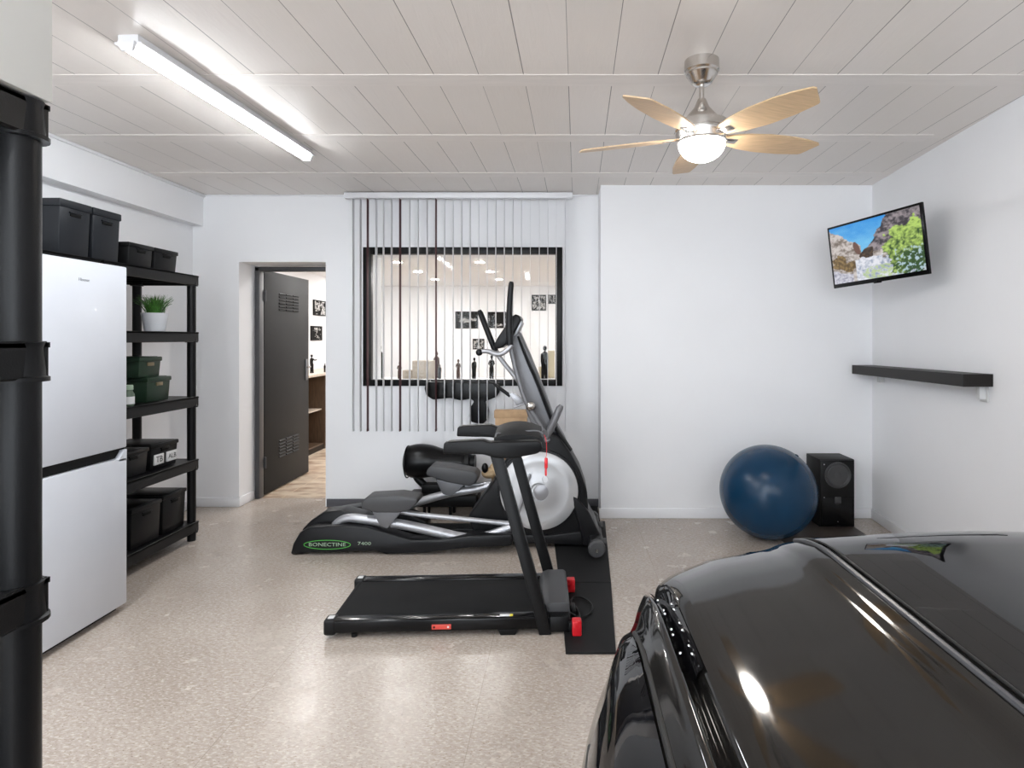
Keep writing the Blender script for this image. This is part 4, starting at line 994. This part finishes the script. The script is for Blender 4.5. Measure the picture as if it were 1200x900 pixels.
# ================================================================== NEXT ROOM CONTENTS
SZ = 1.045
m = MB(); m.box(-1.75, .1, 5.335, 5.68, SZ - .04, SZ, .004)
cn = thing('display_counter', 'pale counter under the inside of the window carrying the figurines', 'counter', (-.83, 5.5, 0))
part('worktop', m, M['sill'], cn)
m = MB(); m.box(-1.72, .07, 5.345, 5.65, 0, SZ - .04, .003); part('carcass', m, M['wood'], cn)
def figurine(px, top, Y, z0, mt, label, style=0, group='figurines on the counter behind the window'):
    X = (px - CX) / F * Y; h = H - (top - CY) / F * Y - z0
    m = MB(); k_ = h
    m.box(X - .09 * k_, X + .09 * k_, Y - .08 * k_, Y + .08 * k_, z0, z0 + .03 * k_, .003)
    lean = random.uniform(-.02, .02) * k_
    for s in (-1, 1):
        m.tube([(X + s * .05 * k_, Y, z0 + .02 * k_), (X + s * .045 * k_, Y - .01 * k_, z0 + .25 * k_), (X + s * .03 * k_, Y, z0 + .48 * k_)], [.045 * k_, .05 * k_, .065 * k_], 8)
    m.tube([(X, Y, z0 + .44 * k_), (X + lean, Y, z0 + .6 * k_), (X + lean, Y, z0 + .76 * k_), (X + lean, Y, z0 + .82 * k_)], [.085 * k_, .07 * k_, .10 * k_, .04 * k_], 10)
    m.tube([(X + lean, Y, z0 + .80 * k_), (X + lean, Y, z0 + .87 * k_)], .025 * k_, 8)
    m.ball((X + lean, Y, z0 + .92 * k_), .065 * k_, .9, 1, 1.25, 12, 10)
    for s in (-1, 1):
        if style == 1 and s == 1: q_ = [(X + s * .07 * k_, Y, z0 + .76 * k_), (X + s * .16 * k_, Y - .05 * k_, z0 + .70 * k_), (X + s * .30 * k_, Y - .1 * k_, z0 + .72 * k_)]
        elif style == 2: q_ = [(X + s * .07 * k_, Y, z0 + .76 * k_), (X + s * .12 * k_, Y, z0 + .62 * k_), (X + s * .04 * k_, Y - .06 * k_, z0 + .58 * k_)]
        else: q_ = [(X + s * .07 * k_, Y, z0 + .76 * k_), (X + s * .09 * k_, Y, z0 + .60 * k_), (X + s * .075 * k_, Y - .02 * k_, z0 + .45 * k_)]
        m.tube(q_, [.036 * k_, .03 * k_, .026 * k_], 8)
    if style == 1: m.tube([(X + lean, Y, z0 + .97 * k_), (X + lean, Y, z0 + .985 * k_)], [.11 * k_, .10 * k_], 12)
    if style == 3: m.tube([(X + .12 * k_, Y, z0 + .1 * k_), (X + .12 * k_, Y, z0 + .99 * k_)], .014 * k_, 6)
    return one('figurine', m, mt, label, 'figurine', (X, Y, z0), group)
YS = 5.46
figurine(445.2, 404, YS, SZ, M['greenst'], 'tallest greenish bronze figurine at the left end of the window', 3)
figurine(468, 424, YS, SZ, M['brownst'], 'reddish brown figurine left of the beige blocks', 2)
figurine(511.5, 412, YS + .12, SZ, M['brownst'], 'brown figurine behind the right end of the beige blocks', 0)
figurine(515.3, 427, YS - .05, SZ, M['ebony'], 'small slim black figurine right of the beige blocks', 0)
figurine(537, 421, YS, SZ, M['brownst'], 'brown figurine with arms held to its chest in mid window', 2)
figurine(555.5, 419, YS, SZ, M['ebony'], 'black figurine just right of the window middle', 0)
figurine(576, 416, YS, SZ, M['ebony'], 'slender black figurine behind the trainer handle', 2)
figurine(638, 405, YS, SZ, M['ebony'], 'tall dark standing figurine in front of the cream panel', 0)
def blk(px0, px1, top, Y, d, mt, name, label, cat_):
    xa, xb = (px0 - CX) / F * Y, (px1 - CX) / F * Y; m = MB(); m.box(xa, xb, Y, Y + d, SZ, H - (top - CY) / F * Y, .006)
    return one(name, m, mt, label, cat_, ((xa + xb) / 2, Y + d / 2, SZ))
blk(483, 509, 423, 5.44, .12, M['beige'], 'stone_block', 'taller beige block on the counter behind the window', 'block')
blk(471.5, 482.5, 434, 5.44, .1, M['beige'], 'stone_block', 'lower beige block at the left of the taller one', 'block')
blk(641.5, 650, 411, 5.60, .02, M['cream'], 'display_board', 'cream panel standing at the right end of the window counter', 'panel')
blk(631, 636.5, 430, 5.55, .05, M['cream'], 'cream_box', 'small cream box left of the tall dark figurine', 'box')
# side cabinet seen through the door
sc_ = thing('side_cabinet', 'brown open cabinet with pale top seen through the doorway', 'cabinet', (-3.28, 8.0, 0))
m = MB(); m.box(-3.54, -3.04, 6.9, 9.6, .94, .975, .004); part('worktop', m, M['woodtop'], sc_)
m = MB()
for y_ in (6.92, 7.68, 8.3, 9.0, 9.56): m.box(-3.54, -3.06, y_ - .012, y_ + .012, .0, .94)
m.box(-3.54, -3.08, 6.92, 9.56, .05, .075); m.box(-3.54, -3.52, 6.92, 9.56, .05, .94); part('carcass', m, M['wood'], sc_)
m = MB(); m.box(-3.52, -3.10, 6.93, 7.67, .50, .515); part('inner_shelf', m, M['woodtop'], sc_)
m = MB(); m.box(-3.075, -3.055, 7.67, 9.56, .04, .935, .003); part('door', m, M['wood'], sc_)
m = MB(); m.box(-3.52, -3.07, 6.93, 9.55, 0, .06); part('plinth', m, M['darkwood'], sc_)
figurine(365.5, 415.5, 7.55, .975, M['ebony'], 'dark figurine in a hat pointing, on the cabinet in the doorway', 1, None)
figurine(380.5, 426, 7.75, .975, M['ebony'], 'small dark figurine cut by the door opening edge', 0, None)
# pictures
def photo_fn(seed, dark):
    def f(u, v):
        a = fbm(u, v, 3.2, 5, seed); b2 = fbm(u, v, 9, 3, seed + 5)
        g = .012 + (.7 if a + .4 * b2 > dark + .12 else .0) * (.5 + .5 * b2)
        if u < .05 or u > .95 or v < .06 or v > .94: g = .02
        g = max(.01, g); return (g, g * .98, g * .96)
    return f
def wall_picture(px0, px1, py0, py1, label, seed, dark=.1, side=False):
    if side:
        X = RX0 + .012; ya, yb_ = X * F / (px0 - CX), X * F / (px1 - CX); zc = H - ((py0 + py1) / 2 - CY) / F * (ya + yb_) / 2
        wv = yb_ - ya; hv = (py1 - py0) / F * (ya + yb_) / 2; c = Vector((X, (ya + yb_) / 2, zc)); mt = Matrix.Translation(c) @ Matrix.Rotation(R(90), 4, 'Z')
    else:
        Y = RY1 - .012; a = P(px0, py0, Y); b2 = P(px1, py1, Y); c = (a + b2) / 2; wv, hv = b2.x - a.x, a.z - b2.z; mt = Matrix.Translation(c)
    t = thing('wall_picture', label, 'picture', c, 'dark photographs on the next room walls')
    m = MB(); m.box(-wv / 2, wv / 2, -.004, .012, -hv / 2, hv / 2, .002); m.xf(mt); part('frame', m, M['frameblk'], t)
    picture(wv * .95, hv * .94, 36, 26, photo_fn(seed, dark), mt @ Matrix.Translation((0, -.0055, 0)), 'print', M['photo'], t)
wall_picture(533.5, 560, 365, 385, 'black and white photograph left of the trainer grips', 1, .12)
wall_picture(571, 597, 365.5, 384.5, 'dark photograph behind the upright trainer grip', 2, .35)
wall_picture(554, 567.5, 397, 409.5, 'small grey photograph below the two wider ones', 3, -.05)
wall_picture(623, 640, 345.5, 364, 'grey photograph at the upper right of the window', 4, -.1)
wall_picture(642, 651.5, 345.5, 356, 'smallest photograph at the right edge of the window', 5, 0)
wall_picture(367.5, 381.5, 352, 370, 'upper photograph seen through the doorway', 6, -.1, True)
wall_picture(364.5, 377.5, 382, 399, 'lower dark photograph seen through the doorway', 7, .25, True)
